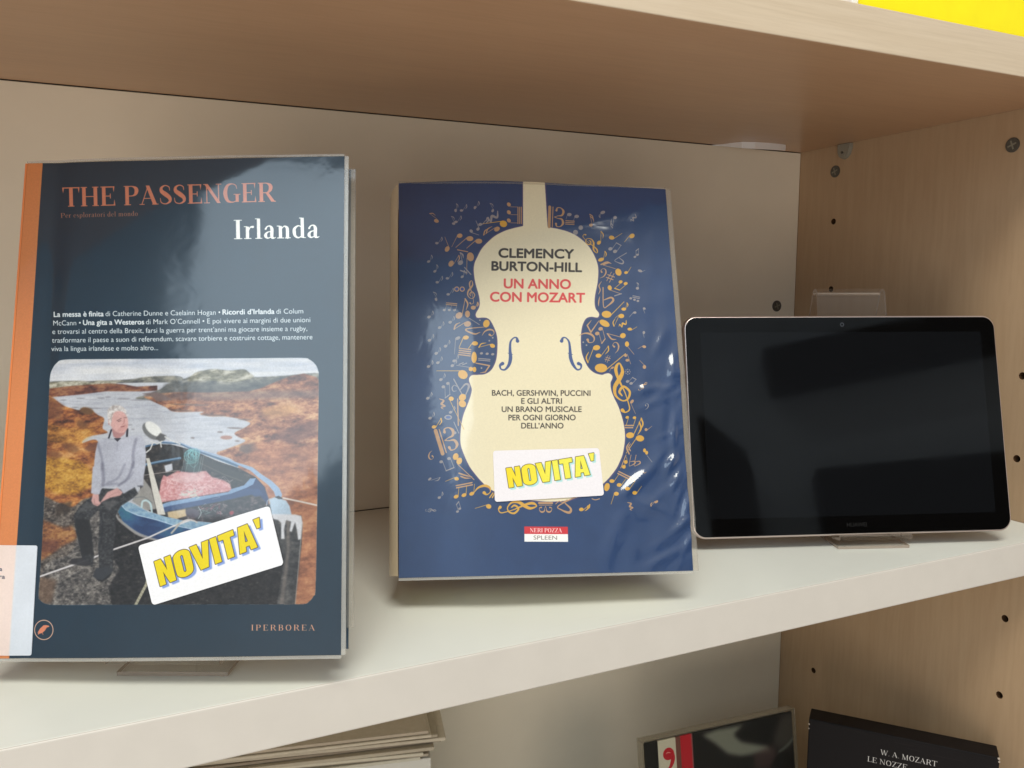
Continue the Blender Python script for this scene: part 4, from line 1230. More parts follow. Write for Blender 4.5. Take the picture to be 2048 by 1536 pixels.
# upper right
cclef(*A6(255, 320), 40, 2, TN)
for x, y in ((405, 290), (492, 312)):
    note(*A6(x, y), 4.6, 3.4, 0, A6(x - 20, y + 60), SM, 0, 1)
stack_(*A6(412, 385), 17, 3.4, 3, 4, TN)
note(*A6(660, 415), 3.8, 3.2, 0, A6(630, 290), TN, 2, 1.1)
note(*A6(800, 265), 5, 3.2, -20, A6(790, 330), SM, 1, 1)
note(*A6(945, 325), 3.4, 3.4, 0, A6(930, 450), SM, 2, 1)
sym(REST, *A6(1165, 335), 17, 40, SM)
head(*A6(540, 445), 4.6, 4.6, 0, SM)
head(*A6(478, 500), 5, 5, 0, SM)
sym(GC, *A6(660, 630), 46, -208, GD)
note(*A6(755, 622), 4.6, 3.6, -40, A6(760, 490), GD, 1, 1.1)
note(*A6(905, 562), 5.6, 4, 10, A6(1015, 490), GD, 0, 1.1)
note(*A6(1145, 543), 5.6, 4.4, -30, A6(1075, 630), GD, 0, 1.1)
beamed(A6(890, 695), A6(945, 725), (12, -12), SM, 1.1, 3.4)
note(*A6(780, 822), 6, 3.6, -20, A6(800, 720), GD, 1, 1.2)
sym(FLAT, *A6(1030, 820), 28, 60, SM)
beamed(A6(1180, 790), A6(1210, 765), (2, -12), SM, 1, 2.2)
for q in (0, 1):
    cv.line([A6(780 + 30 * q, 880), A6(850 + 20 * q, 850 + 10 * q), A6(900, 870)], [3.2, 2.8, 1], TN, 1, True)
cv.line([A6(800, 885), A6(950, 930)], 1.2, TN)
bass(*A6(800, 985), 20, 5, TN)
sharp(*A6(890, 1030), 20, 28, TN)
head(*A6(985, 970), 6, 7.4, -25, GD)
note(*A6(1075, 975), 3.8, 2.9, -10, A6(1120, 900), GD, 0, 1.1)
note(*A6(1240, 955), 4.6, 2.6, 20, A6(1290, 930), SM, 0, 1)
for q in (0, 1):
    cv.line([A6(785 - q * 20, 1080 + q * 180), A6(755, 1130 + q * 170), A6(770 - q * 20, 1180 + q * 160), A6(750, 1230 + q * 140)], [1, 2.4, 2.4, 1], TN, 1, True)
beamed(A6(1010, 1085), A6(1070, 1105), (-12, 13), GD, 1.1, 3.2)
head(*A6(882, 1155), 4, 5.2, -20, GD)
cv.line([A6(895, 1185), A6(1010, 1225)], 1.2, TN)
cv.line([A6(940, 1250), A6(1020, 1225)], 2.2, SM)
sym(FLAT, *A6(862, 1270), 40, 0, TN)
note(*A6(1210, 1160), 3.2, 2.8, 0, A6(1190, 1100), SM, 1, 1)
stack_(*A6(1195, 1265), 14, 3, 2, 12, SM)
for x in (1130, 1175, 1215):
    head(*A6(x, 1280 + (x - 1130) * .35), 2.8, 2.3, 0, SM)
note(*A6(845, 1468), 9.8, 7, 5, A6(1020, 1290), GD, 0, 1.6)
note(*A6(1048, 1407), 4.8, 3.2, 0, A6(1065, 1330), GD, 1, 1.1)
note(*A6(1020, 1488), 5.6, 4.4, 0, A6(960, 1530), GD, 0, 1)
note(*A6(1180, 1448), 3, 2.4, 0, A6(1130, 1500), SM, 0, 1)
note(*A6(1290, 1400), 3, 2.4, 20, A6(1310, 1450), SM, 0, 1)
# middle right
head(*A8(466, 275), 11, 6, 28, GD)
cv.line([A8(400, 245), A8(305, 380), A8(262, 300), A8(310, 240)], [1.4, 3.2, 3.2, 1], TN)
note(*A8(665, 188), 5.6, 4.2, 0, A8(600, 320), GD, 1, 1.1)
sym(REST, *A8(685, 285), 19, 60, GD)
note(*A8(765, 343), 4.6, 2.9, 0, A8(840, 298), GD, 0, 1)
beamed(A8(420, 340), A8(380, 395), (9, 20), TN, 1.1, 3.6)
bass(*A8(265, 440), 30, 130, TN, -1)
head(*A8(215, 498), 1.7, 1.7, 0, SM)
head(*A8(253, 533), 1.7, 1.7, 0, SM)
head(*A8(684, 420), 5.8, 5.2, -20, GD)
cv.line([A8(650, 435), A8(495, 395)], 1.4, TN)
cv.line([A8(500, 400), A8(550, 460), A8(605, 465)], [3, 3.4, 1], TN, 1, True)
note(*A8(372, 563), 7.2, 5.2, -10, A8(300, 750), GD, 1, 1.4)
note(*A8(395, 657), 5.8, 4.2, -5, A8(490, 530), GD, 1, 1.2)
bass(*A8(600, 560), 21, -20, TN)
head(*A8(732, 520), 4.2, 5.4, 0, GD)
cv.line([A8(740, 550), A8(815, 640)], 1.1, TN)
note(*A8(935, 552), 3.8, 2.8, 10, A8(870, 590), TN, 0, 1)
sharp(*A8(503, 695), 14, 25, TN)
note(*A8(425, 803), 12.4, 8.8, 3, A8(680, 590), GD, 0, 1.8)
head(*A8(715, 655), 3, 3, 0, TN)
head(*A8(735, 712), 3.8, 2.8, 0, TN)
cv.line([A8(735, 640), A8(775, 755)], 1, TN)
note(*A8(938, 790), 3.4, 4, 0, A8(870, 720), TN, 0, 1)
note(*A8(560, 800), 3.4, 2, -30, A8(540, 850), TN, 0, 1)
sym(GC, *A8(660, 1040), 101, 0, GD)
for q in range(8):
    head(A8(740, 848)[0] + 4.8 * math.cos(q * .785), A8(740, 848)[1] + 5 * math.sin(q * .785), 1.1, 1.1, 0, SM)
head(*A8(740, 848), 1.8, 1.8, 0, SM)
beamed(A8(738, 962), A8(780, 985), (10, -8), SM, 1, 2.8)
sym(GC, *A8(915, 1020), 24, 55, TN)
note(*A8(790, 1200), 4.6, 2.8, -50, A8(850, 1335), TN, 0, 1)
bass(*A8(960, 1260), 12, 0, SM)
note(*A8(930, 385), 2.6, 3, 0, A8(945, 440), SM, 0, 1)
note(*A8(820, 150), 3, 2.2, 0, A8(770, 210), SM, 0, 1)
beamed(A8(735, 1385), A8(820, 1390), (-2, 16), GD, 1.1, 2.8)
# lower right
stack_(*AA(818, 210), 15, 4.4, 2, 0, TN)
note(*AA(832, 322), 8, 6, -5, AA(940, 90), GD, 2, 1.6)
note(*AA(958, 362), 8.4, 6.2, 5, AA(815, 575), GD, 0, 1.5)
cv.line([AA(820, 560), AA(790, 480), AA(825, 410)], [3, 3.4, 1], TN, 1, True)
cv.line([AA(835, 520), AA(815, 470), AA(840, 430)], [2.4, 2.4, 1], TN, 1, True)
note(*AA(1035, 250), 3, 3, 0, AA(1100, 195), TN, 0, 1)
head(*AA(1018, 515), 2.9, 4, 0, GD)
head(*AA(1045, 545), 2.9, 4, 0, GD)
cv.line([AA(1050, 580), AA(1110, 665)], 1, SM)
for q in (0, 1):
    note(*AA(778 - q * 25, 663 + q * 62), 3.8, 3.8, 0, AA(770 - q * 28, 600 + q * 50), GD, 0, 1)
cv.line([AA(780, 575), AA(715, 740)], 1.8, TN)
for x in (865, 930):
    sym(FLAT, *AA(x, 650), 22, 12, TN)
stack_(*AA(785, 850), 36, 4.4, 2, 27, TN)
for x, y in ((600, 908), (692, 958), (790, 1008), (888, 1060)):
    note(*AA(x, y), 5, 3.8, 0, AA(x + 70, y - 100), GD, 0, 1.1)
head(*AA(535, 985), 5.4, 8.4, 15, GD)
note(*AA(652, 1072), 4.8, 4, 0, AA(610, 1210), GD, 0, 1.1)
sym(REST, *AA(835, 1230), 18, -20, TN)
note(*AA(1165, 1175), 4.4, 2.4, -30, AA(1110, 1245), TN, 1, 1)
sym([(-.5, 0, .05), (-.2, -.2, .1), (.1, .1, .12), (.5, -.1, .05)], *AA(1000, 800), 12, 0, TN)
cv.img *= (0.99 + 0.02 * cv.noise(4, 4, 31, 2))[..., None]
IMG2 = cv.to_image('music_cover_print')

# ------------------------------------------------------------------ artwork: stickers and the spine label
K1 = [(277, 1091.5), (539.5, 1011.5), (568, 1129), (306, 1210.5)]
K2 = [(985.6, 902), (1197.5, 896.5), (1207.5, 991), (989.6, 1004)]
KL = [(-16, 1090), (75.5, 1091), (63.5, 1311), (-34, 1311)]


def rect_of(S, pts, m=0.002):
    ab = np.array(q_of(S, pts))
    return (ab[:, 0].min() - m, ab[:, 0].max() + m, ab[:, 1].min() - m, ab[:, 1].max() + m)


RK1, RK2, RKL = rect_of(S1, K1), rect_of(S2, K2), rect_of(S1, KL)
cv = Canvas(S1, RK1, 12000, c255(233, 232, 236))
novita(cv, (321.5, 1172.5), (515.5, 1094), (-12.5, -49.5), c255(222, 200, 0), c255(62, 44, 40), c255(128, 152, 208), (5.5, 3.5))
cv.img *= (0.985 + 0.03 * cv.noise(4, 4, 41, 3))[..., None]
IMGK1 = cv.to_image('sticker_print_a')
cv = Canvas(S2, RK2, 12000, c255(232, 226, 230))
X_ = np.linspace(0, 1, cv.W)[None, :, None] * np.ones((cv.H, 1, 1))
fillc = np.array(c255(238, 208, 20)) * (1 - np.clip(X_ * 2.2 - .2, 0, 1)) + np.array(c255(232, 224, 78)) * np.clip(X_ * 2.2 - .2, 0, 1)
novita(cv, (1017.6, 976), (1179.2, 949.8), (-6.0, -39), fillc, c255(98, 84, 40), c255(172, 216, 214), (3.6, 3.2))
cv.img *= (0.985 + 0.03 * cv.noise(4, 4, 42, 3))[..., None]
IMGK2 = cv.to_image('sticker_print_b')
cv = Canvas(S1, RKL, 8000, c255(222, 224, 232))
a_ = cv.tx([(34, 1200)])[0, 0]
X_ = np.arange(cv.W)
cv.img[:] = c255(206, 211, 221)
cv.poly(OS + [(-80, 1340), (-80, 800), (20, 290)], c255(232, 208, 198), 0.9, 1.5)
cv.img = cv.img * (0.975 + 0.05 * cv.noise(60, 90, 43, 3))[..., None]
text(cv, 'a', (0, 1141.5), (5, 1141.8), 8, c255(70, 70, 84), 0.2)
text(cv, 'ra', (-1, 1156.5), (10.5, 1157.5), 8, c255(70, 70, 84), 0.2)
IMGKL = cv.to_image('spine_label_print')

# ------------------------------------------------------------------ dimensions of the bookcase (metres)
SH, DL, DU, TH = 0.3291, 0.2959, 0.3010, 0.0258      # clear height, shelf depths, board thickness
XL = -0.98                                            # left side panel
ZB = -0.355                                           # top of the board below

M_BIRCH_SIDE = mat_wood('birch_side', (0.72, 0.61, 0.49), (0.68, 0.56, 0.44), (30, 70, 6), 0.45, 0.35)
M_BIRCH_EDGE = mat_wood('birch_edge', (0.82, 0.75, 0.66), (0.76, 0.68, 0.58), (8, 60, 260), 0.45, 0.4)
M_BIRCH_UNDER = mat_wood('birch_under', (0.76, 0.61, 0.48), (0.72, 0.56, 0.44), (7, 90, 60), 0.3, 0.4)
M_BACK = mat_plain('back_laminate', (0.93, 0.885, 0.81), 0.5, 0.35, vary=0.03, vscale=14, bump=0.05)
M_WHITE = mat_plain('white_melamine', (0.90, 0.90, 0.87), 0.38, 0.45, vary=0.02, vscale=25, bump=0.03)
def mat_shelf(name, col):
    t = NT(name)
    v = t.coords()
    f = t.noise(v, 9, 5, 0.6, 0.6)
    g = t.noise(v, 260, 4, 0.7)
    vs_ = t.coords((6, 90, 1))
    s_ = t.noise(vs_, 1.6, 6, 0.75, 1.2)
    a = srgb(col)
    c = t.ramp(f, [(0.3, tuple(x * 0.955 for x in a)), (0.7, a)])
    c = t.mix(c, t.ramp(s_, [(0.30, (0.90, 0.89, 0.87)), (0.36, (1, 1, 1))]), 0.5, 'MULTIPLY')
    c = t.mix(c, t.ramp(g, [(0.26, (0.80, 0.78, 0.74)), (0.31, (1, 1, 1))]), 0.5, 'MULTIPLY')
    t.l(c, t.b.inputs['Base Color'])
    t.l(t.ramp(f, [(0.3, (0.33,) * 3), (0.7, (0.46,) * 3)]), t.b.inputs['Roughness'])
    t.l(t.bump(g, 0.06, 0.0003), t.b.inputs['Normal'])
    return t.m


M_WHITE = mat_shelf('white_melamine', (0.90, 0.90, 0.87))
M_EDGEBAND = mat_plain('edge_band_pvc', (0.82, 0.79, 0.755), 0.42, 0.45, vary=0.02, vscale=60, bump=0.04)
M_DARKCAP = mat_plain('dark_cap', (0.33, 0.31, 0.28), 0.4, 0.5, vary=0.15, vscale=300)
M_GREYPLASTIC = mat_plain('grey_plastic', (0.55, 0.53, 0.48), 0.35, 0.5)

# ------------------------------------------------------------------ the room opposite, mirrored dimly in the tablet and the film
def structure(o):
    o['kind'] = 'structure'
    return o


M_ROOM = mat_plain('room_plaster', (0.76, 0.82, 0.88), 0.8, 0.2, vary=0.05, vscale=2)
structure(bm_obj('wall', box_bm(-4.2, 1.6, -2.75, -2.65, -1.2, 2.6), M_ROOM))
structure(bm_obj('wall', box_bm(-4.3, -4.2, -2.65, 0.3, -1.2, 2.6), M_ROOM))
structure(bm_obj('ceiling', box_bm(-4.2, 1.6, -2.65, 0.3, 2.6, 2.7), M_ROOM))

# ------------------------------------------------------------------ bookcase
bookcase = thing('bookcase', 'pale birch laminate bookcase with a white middle shelf holding the books', 'bookcase')
# back board, split in two heights by the middle shelf
for z0, z1 in ((ZB - 0.03, -TH - 0.0006), (0.0004, SH - 0.0005), (SH + TH + 0.001, SH + 0.5)):
    bm_obj('back_panel', box_bm(XL + 0.001, -0.0004, 0.0, 0.012, z0, z1, 0.0004, 1), M_BACK, bookcase)
bm_obj('back_lining', box_bm(XL, 0.02, 0.014, 0.02, ZB - 0.03, SH + 0.5), M_DARKCAP, bookcase)


def cyl_bm(r, d, seg=20, bev=0.0):
    bm = bmesh.new()
    bmesh.ops.create_cone(bm, cap_ends=True, segments=seg, radius1=r, radius2=r, depth=d)
    if bev:
        ee = [e for e in bm.edges if all(v.co.z > 0 for v in e.verts)]
        bmesh.ops.bevel(bm, geom=ee, offset=bev, segments=2, affect='EDGES')
    return bm


# side panel with the drilled shelf-pin holes really bored into it
panel = bm_obj('side_panel', box_bm(0.0, 0.018, -0.32, 0.012, ZB - 0.05, SH + 0.5, 0.0008, 2), M_BIRCH_SIDE, bookcase)
cut = bmesh.new()
for y, z in ((-0.0482, 0.2549), (-0.0490, 0.1873), (-0.0495, 0.1200), (-0.2518, 0.1186), (-0.2522, 0.0511), (-0.0490, -0.2189), (-0.2522, -0.0841), (-0.2523, -0.1510), (-0.0490, -0.1516), (-0.0490, -0.084)):
    c_ = bmesh.ops.create_cone(cut, cap_ends=True, segments=16, radius1=0.0030, radius2=0.0030, depth=0.02)
    bmesh.ops.transform(cut, matrix=Matrix.Translation((0.0, y, z)) @ Matrix.Rotation(math.pi / 2, 4, 'Y'), verts=c_['verts'])
cutter = bm_obj('cutter', cut, None)
md = panel.modifiers.new('holes', 'BOOLEAN')
md.operation = 'DIFFERENCE'
md.solver = 'EXACT'
md.object = cutter
bpy.context.view_layer.update()
me2 = bpy.data.meshes.new_from_object(panel.evaluated_get(bpy.context.evaluated_depsgraph_get()))
panel.modifiers.clear()
panel.data = me2
bpy.data.objects.remove(cutter)
panel.data.materials.clear()
panel.data.materials.append(M_BIRCH_SIDE)
panel.data.materials.append(mat_plain('pin_hole_shade', (0.30, 0.21, 0.14), 0.9, 0.1, vary=0.3, vscale=900))  # dark brown on the bores stands in for the shade inside them
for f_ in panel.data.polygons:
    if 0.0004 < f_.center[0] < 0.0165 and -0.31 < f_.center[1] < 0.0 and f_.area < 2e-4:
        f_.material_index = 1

bm_obj('side_panel', box_bm(XL - 0.018, XL, -0.32, 0.012, ZB - 0.05, SH + 0.5, 0.0008, 2), M_BIRCH_SIDE, bookcase)
up = bm_obj('upper_shelf', box_bm(XL + 0.0005, -0.0008, -DU + 0.0008, -0.0007, SH, SH + TH - 0.0008, 0.0004, 1), M_BIRCH_UNDER, bookcase)
bm_obj('edge_band', box_bm(XL + 0.0005, -0.0008, -DU - 0.0004, -DU + 0.0006, SH - 0.0002, SH + TH - 0.0006, 0.0005, 2), M_BIRCH_EDGE, up)
mid = bm_obj('middle_shelf', box_bm(XL + 0.0005, -0.0006, -DL + 0.0018, -0.0004, -TH, 0.0, 0.0003, 1), M_WHITE, bookcase)
bm_obj('edge_band', box_bm(XL + 0.0005, -0.0006, -DL, -DL + 0.0014, -TH - 0.0002, 0.0004, 0.0009, 3), M_EDGEBAND, mid)
low = bm_obj('bottom_shelf', box_bm(XL + 0.0005, -0.0006, -DL + 0.0014, -0.0004, ZB - TH, ZB, 0.0003, 1), M_WHITE, bookcase)


def cam_cap(loc, axis, parent, r=0.0058):
    """round connector cover, slightly proud, with a cross slot"""
    R = Matrix.Rotation(math.pi / 2, 4, 'X') if axis == 'y' else Matrix.Rotation(-math.pi / 2, 4, 'Y')
    bm = cyl_bm(r, 0.0016, 28, 0.0004)
    bmesh.ops.transform(bm, matrix=Matrix.Translation(loc) @ R, verts=bm.verts)
    cap = bm_obj('connector_cap', bm, M_DARKCAP, parent, True)
    cap.data.set_sharp_from_angle(angle=math.radians(35))
    bm = bmesh.new()
    for a in (20, 110):
        g = bmesh.ops.create_cube(bm, size=1)
        bmesh.ops.transform(bm, matrix=Matrix.Translation(loc) @ R @ Matrix.Rotation(math.radians(a), 4, 'Z') @ Matrix.Translation((0, 0, 0.0009)) @ Matrix.Diagonal((r * 1.25, r * 0.2, 0.0004 + 0.0001 * a / 110, 1)), verts=g['verts'])
    bm_obj('cross_slot', bm, mat_slot, cap)


mat_slot = mat_plain('slot_grey', (0.52, 0.50, 0.44), 0.5)
for loc, ax in (((-0.0255, -0.0004, 0.1695), 'y'), ((-0.0004, -0.0478, 0.3041), 'x'), ((-0.0004, -0.2303, 0.3023), 'x')):
    cam_cap(loc, ax, bookcase)


def shelf_pin(y, parent):
    """clear rounded shelf support under the upper shelf"""
    P = [(-0.0085, 0.0), (-0.0085, -0.004), (-0.0065, -0.010), (-0.003, -0.0135), (0.001, -0.0145), (0.005, -0.0125), (0.0072, -0.008), (0.0075, 0.0)]
    bm = bmesh.new()
    lo = [bm.verts.new((-0.0002, y + a, SH - 0.0004 + b)) for a, b in P]
    hi = [bm.verts.new((-0.0044, y + a * .92, SH - 0.0004 + b * .95)) for a, b in P]
    n = len(P)
    bm.faces.new(lo)
    bm.faces.new(hi[::-1])
    for i in range(n):
        bm.faces.new((lo[i], hi[i], hi[(i + 1) % n], lo[(i + 1) % n]))
    bmesh.ops.recalc_face_normals(bm, faces=bm.faces)
    return bm_obj('shelf_support', bm, M_GREYPLASTIC, parent)


sp = shelf_pin(-0.060, bookcase)
bm = cyl_bm(0.0012, 0.0008, 12)
bmesh.ops.transform(bm, matrix=Matrix.Translation((-0.0048, -0.0595, SH - 0.0085)) @ Matrix.Rotation(math.pi / 2, 4, 'Y'), verts=bm.verts)
bm_obj('rivet', bm, M_DARKCAP, sp)

# white sliver added under the shelf, standing in for a gleam at the back
M_GLEAM = mat_plain('gleam_white', (0.99, 0.99, 1.0), 0.4, 0.9, 0.35, vary=0.01)
P, vs, fs = [], [], []
for px_, yt, yb in ((1420, 290.5, 291), (1440, 289, 292), (1462, 286, 293.5), (1484, 283.5, 295), (1510, 284, 296.5), (1540, 286, 298), (1560, 288, 299.3), (1571, 289.5, 300)):
    r_ = np.array([(px_ - 1024) / FPX, (yt - 768) / FPX, 1.0]) @ RM
    p_ = CAM + r_ * ((SH - 0.0003 - CAM[2]) / r_[2])
    d_ = np.linalg.norm(p_ - CAM)
    vs += [tuple(p_), (p_[0], p_[1], SH - 0.0003 - (yb - yt) / FPX * d_)]
for k in range(7):
    fs.append((2 * k, 2 * k + 2, 2 * k + 3, 2 * k + 1))
tp_ = mesh_obj('gleam_sliver', vs, fs, M_GLEAM, bookcase, None, False)
tm_ = tp_.modifiers.new('thickness', 'SOLIDIFY')
tm_.thickness = 0.0003

# ------------------------------------------------------------------ yellow folder standing on the upper shelf
M_YEL = mat_plain('yellow_card', (0.97, 0.90, 0.03), 0.5, 0.3, vary=0.03)
M_PAPERWHITE = mat_plain('white_paper', (0.93, 0.92, 0.90), 0.7, 0.2, vary=0.03)
zt = SH + TH
fol = thing('folder', 'bright yellow folder standing on the upper shelf at top right', 'folder')
bm = bmesh.new()
for x0, x1, y0, y1 in ((-0.2480, -0.02, -0.2990, -0.2975), (-0.2470, -0.02, -0.2790, -0.2775)):
    g = bmesh.ops.create_cube(bm, size=1)
    bmesh.ops.transform(bm, matrix=Matrix.Translation(((x0 + x1) / 2, (y0 + y1) / 2, zt + 0.13)) @ Matrix.Diagonal((x1 - x0, y1 - y0, 0.26, 1)), verts=g['verts'])
bm_obj('cover', bm, M_YEL, fol)
bm_obj('paper_sheets', box_bm(-0.2525, -0.022, -0.2970, -0.2795, zt + 0.0003, zt + 0.255, 0.0004, 1), M_PAPERWHITE, fol)

# ------------------------------------------------------------------ the two paperbacks
M_C1 = mat_image('travel_cover', IMG1, 0.5, 1.0, 0.065, (38, 0.07, 0.0012))
M_C2 = mat_image('music_cover', IMG2, 0.5, 1.0, 0.075, (34, 0.12, 0.0014))
M_K1 = mat_image('sticker_a', IMGK1, 0.45, 0.25, 0.15)
M_K2 = mat_image('sticker_b', IMGK2, 0.45, 0.25, 0.15)
M_KL = mat_image('spine_label', IMGKL, 0.5, 0.5, 0.1)
M_FILM = mat_clear('film', (0.93, 0.92, 0.89), 0.1, 0.28, (0.80, 0.78, 0.74))
M_FILM2 = mat_clear('film_thin', (0.95, 0.93, 0.90), 0.1, 0.14, (0.74, 0.70, 0.64))
M_SPINE1 = mat_plain('orange_spine', (0.88, 0.50, 0.26), 0.5)
M_BLUE = mat_plain('blue_board', (0.15, 0.26, 0.52), 0.5)
M_TEAL = mat_plain('teal_board', (0.14, 0.24, 0.32), 0.5)


def mat_pages(name, col, S):
    t = NT(name)
    mp = t.coords((1, 1, 1))
    # thin sheets stacked along the book's own thickness
    dot = t.n('ShaderNodeVectorMath', operation='DOT_PRODUCT')
    dot.inputs[1].default_value = tuple(S.n)
    t.l(mp, dot.inputs[0])
    nz = t.n('ShaderNodeTexNoise', noise_dimensions='1D')
    nz.inputs['Scale'].default_value = 2600
    nz.inputs['Detail'].default_value = 3
    t.l(dot.outputs['Value'], nz.inputs['W'])
    a, b = tuple(0.72 * x for x in srgb(col)), srgb(col)
    t.l(t.ramp(nz.outputs['Fac'], [(0.35, a), (0.6, b)]), t.b.inputs['Base Color'])
    t.l(t.bump(nz.outputs['Fac'], 0.5, 0.0003), t.b.inputs['Normal'])
    t.b.inputs['Roughness'].default_value = 0.8
    return t.m


def inset(c, l=0.0, r=0.0, t=0.0, b=0.0):
    TL, TR, BR, BL_ = [np.array(p) for p in c]
    ux = (TR - TL) / np.linalg.norm(TR - TL)
    uy = (TL - BL_) / np.linalg.norm(TL - BL_)
    return [TL + ux * l - uy * t, TR - ux * r - uy * t, BR - ux * r + uy * b, BL_ + ux * l + uy * b]


# --- travel paperback, left
b1 = thing('book', 'dark teal travel paperback with orange spine strip and seated man cover photo', 'book', 'library books standing face out on the shelf')
C1 = q_of(S1, [(55, 327), (689, 312.5), (682, 1310), (-19, 1317)])
T1 = 0.0165


def edge1(S, T, A, B):
    B = B - 0.0009 * (1 - T) * np.sin(np.clip(S * 1.1, 0, 1) * np.pi) * 0.6
    return A, B


S1.shell('front_cover', C1, 60, 84, -0.0005, 0.0, M_C1, b1, R1, edge=edge1)
S1.shell('page_block', inset(C1, 0.002, 0.0045, 0.0012, 0.0012), 12, 12, -T1 + 0.0002, -0.0007, mat_pages('pages_a', (0.86, 0.81, 0.70), S1), b1, flat_back=True)
S1.shell('back_cover', inset(C1, 0.0, 0.0002, 0.0, 0.0), 4, 4, -T1 - 0.0007, -T1, M_TEAL, b1, flat_back=False)
S1.shell('spine', [(C1[0][0] - 0.0012, C1[0][1]), (C1[0][0] - 0.0002, C1[0][1]), (C1[3][0] - 0.0002, C1[3][1]), (C1[3][0] - 0.0012, C1[3][1])], 1, 12, -T1 - 0.0007, -0.0001, M_SPINE1, b1, flat_back=True)


def rim(S, name, C, parent, mat, w, d0, d1, sides):
    """strips of clear jacket film standing out past the cover's edges"""
    TL, TR, BR, BL_ = [np.array(p) for p in C]
    ux, uy = (TR - TL) / np.linalg.norm(TR - TL), (TL - BL_) / np.linalg.norm(TL - BL_)
    for k, (s, ww) in enumerate(sides):
        if s == 'r':
            q = [TR + ux * 0.0001, TR + ux * ww, BR + ux * ww - uy * 0.0, BR + ux * 0.0001]
            S.shell(name, q, 2, 60, d0, d1, mat, parent)
        if s == 't':
            q = [TL + uy * ww - ux * 0.0002, TR + uy * ww, TR + uy * 0.0001, TL + uy * 0.0001]
            S.shell(name, q, 50, 2, d0, d1, mat, parent)
        if s == 'b':
            q = [BL_ - uy * 0.0001, BR - uy * 0.0001 + ux * 0.0, BR - uy * ww, BL_ - uy * ww]
            S.shell(name, q, 50, 2, d0, d1, mat, parent)
        if s == 'l':
            q = [TL - ux * ww, TL - ux * 0.0001, BL_ - ux * 0.0001, BL_ - ux * ww]
            S.shell(name, q, 2, 60, d0, d1, mat, parent)


rim(S1, 'film_edge', C1, b1, M_FILM, 0.002, -0.0012, 0.0003, (('r', 0.0021), ('t', 0.0011), ('b', 0.0016)))
S1.shell('back_film_edge', [(C1[1][0] - 0.001, C1[1][1]), (C1[1][0] + 0.0022, C1[1][1]), (C1[2][0] + 0.0022, C1[2][1] + 0.010), (C1[2][0] - 0.001, C1[2][1] + 0.010)], 1, 40, -T1 - 0.0010, -T1 + 0.0002, M_FILM, b1, flat_back=False)


def rounded(S, pts, r, nx, ny):
    return q_of(S, pts)


def sticker(S, name, pts, uvr, mat, parent, d=0.00025, label=None, rad=0.0016):
    """a thin label following the cover, with rounded corners"""
    Q = [np.array(p) for p in q_of(S, pts)]
    out = []
    for i in range(4):
        p, a, b = Q[i], Q[i - 1], Q[(i + 1) % 4]
        da, db = (a - p) / np.linalg.norm(a - p), (b - p) / np.linalg.norm(b - p)
        c = p + (da + db) * rad
        for t in np.linspace(0, math.pi / 2, 6):
            out.append(c - db * rad * math.cos(t) - da * rad * math.sin(t) if True else p)
    # dense outline so the sheet follows the bow
    dens = []
    for i in range(len(out)):
        a, b = out[i], out[(i + 1) % len(out)]
        n = max(1, int(np.linalg.norm(b - a) / 0.004))
        dens += [a + (b - a) * k / n for k in range(n)]
    bm = bmesh.new()
    vs_ = [bm.verts.new((p[0], p[1], 0)) for p in dens]
    bm.faces.new(vs_)
    bmesh.ops.triangulate(bm, faces=bm.faces)
    bmesh.ops.subdivide_edges(bm, edges=[e for e in bm.edges if e.calc_length() > 0.012], cuts=3, use_grid_fill=True)
    bmesh.ops.triangulate(bm, faces=bm.faces)
    bm.verts.ensure_lookup_table()
    ab = np.array([v.co[:2] for v in bm.verts])
    top = S.p(ab[:, 0], ab[:, 1], d)
    bot = S.p(ab[:, 0], ab[:, 1], 0.00004)
    n = len(ab)
    bm.normal_update()
    faces = []
    for f in bm.faces:
        ids = [v.index for v in f.verts]
        if f.normal.z < 0:
            ids = ids[::-1]
        faces.append(tuple(ids))
        faces.append(tuple(i + n for i in ids[::-1]))
    for e in bm.edges:
        if len(e.link_faces) == 1:
            i, j = e.verts[0].index, e.verts[1].index
            faces.append((i, j, j + n, i + n))
    bm.free()
    a0, a1, b0, b1_ = uvr
    uv = np.stack([(ab[:, 0] - a0) / (a1 - a0), (ab[:, 1] - b0) / (b1_ - b0)], -1)
    o = mesh_obj(name, np.concatenate([top, bot]), faces, mat, parent, np.concatenate([uv, uv]), True, label)
    o.data.set_sharp_from_angle(angle=math.radians(40))
    return o


sticker(S1, 'sticker', K1, RK1, M_K1, b1, 0.0006, 'white sticker lettered NOVITA in yellow with blue shadow')
sticker(S1, 'spine_label', KL, RKL, M_KL, b1, 0.00035, 'pale library label wrapped round the spine', 0.001)

# --- music paperback, right
b2 = thing('book', 'blue music paperback with a cream violin on its cover under crinkled film', 'book', 'library books standing face out on the shelf')
C2 = q_of(S2, [(797.5, 367), (1331, 378.5), (1386.5, 1141.5), (797.5, 1156)])
T2 = 0.040
_ct = np.array(C2)


def edge2(S, T, A, B):
    B = B + 0.0021 * (1 - T) * np.sin(np.clip(S, 0, 1) ** 0.62 * np.pi)
    return A, B


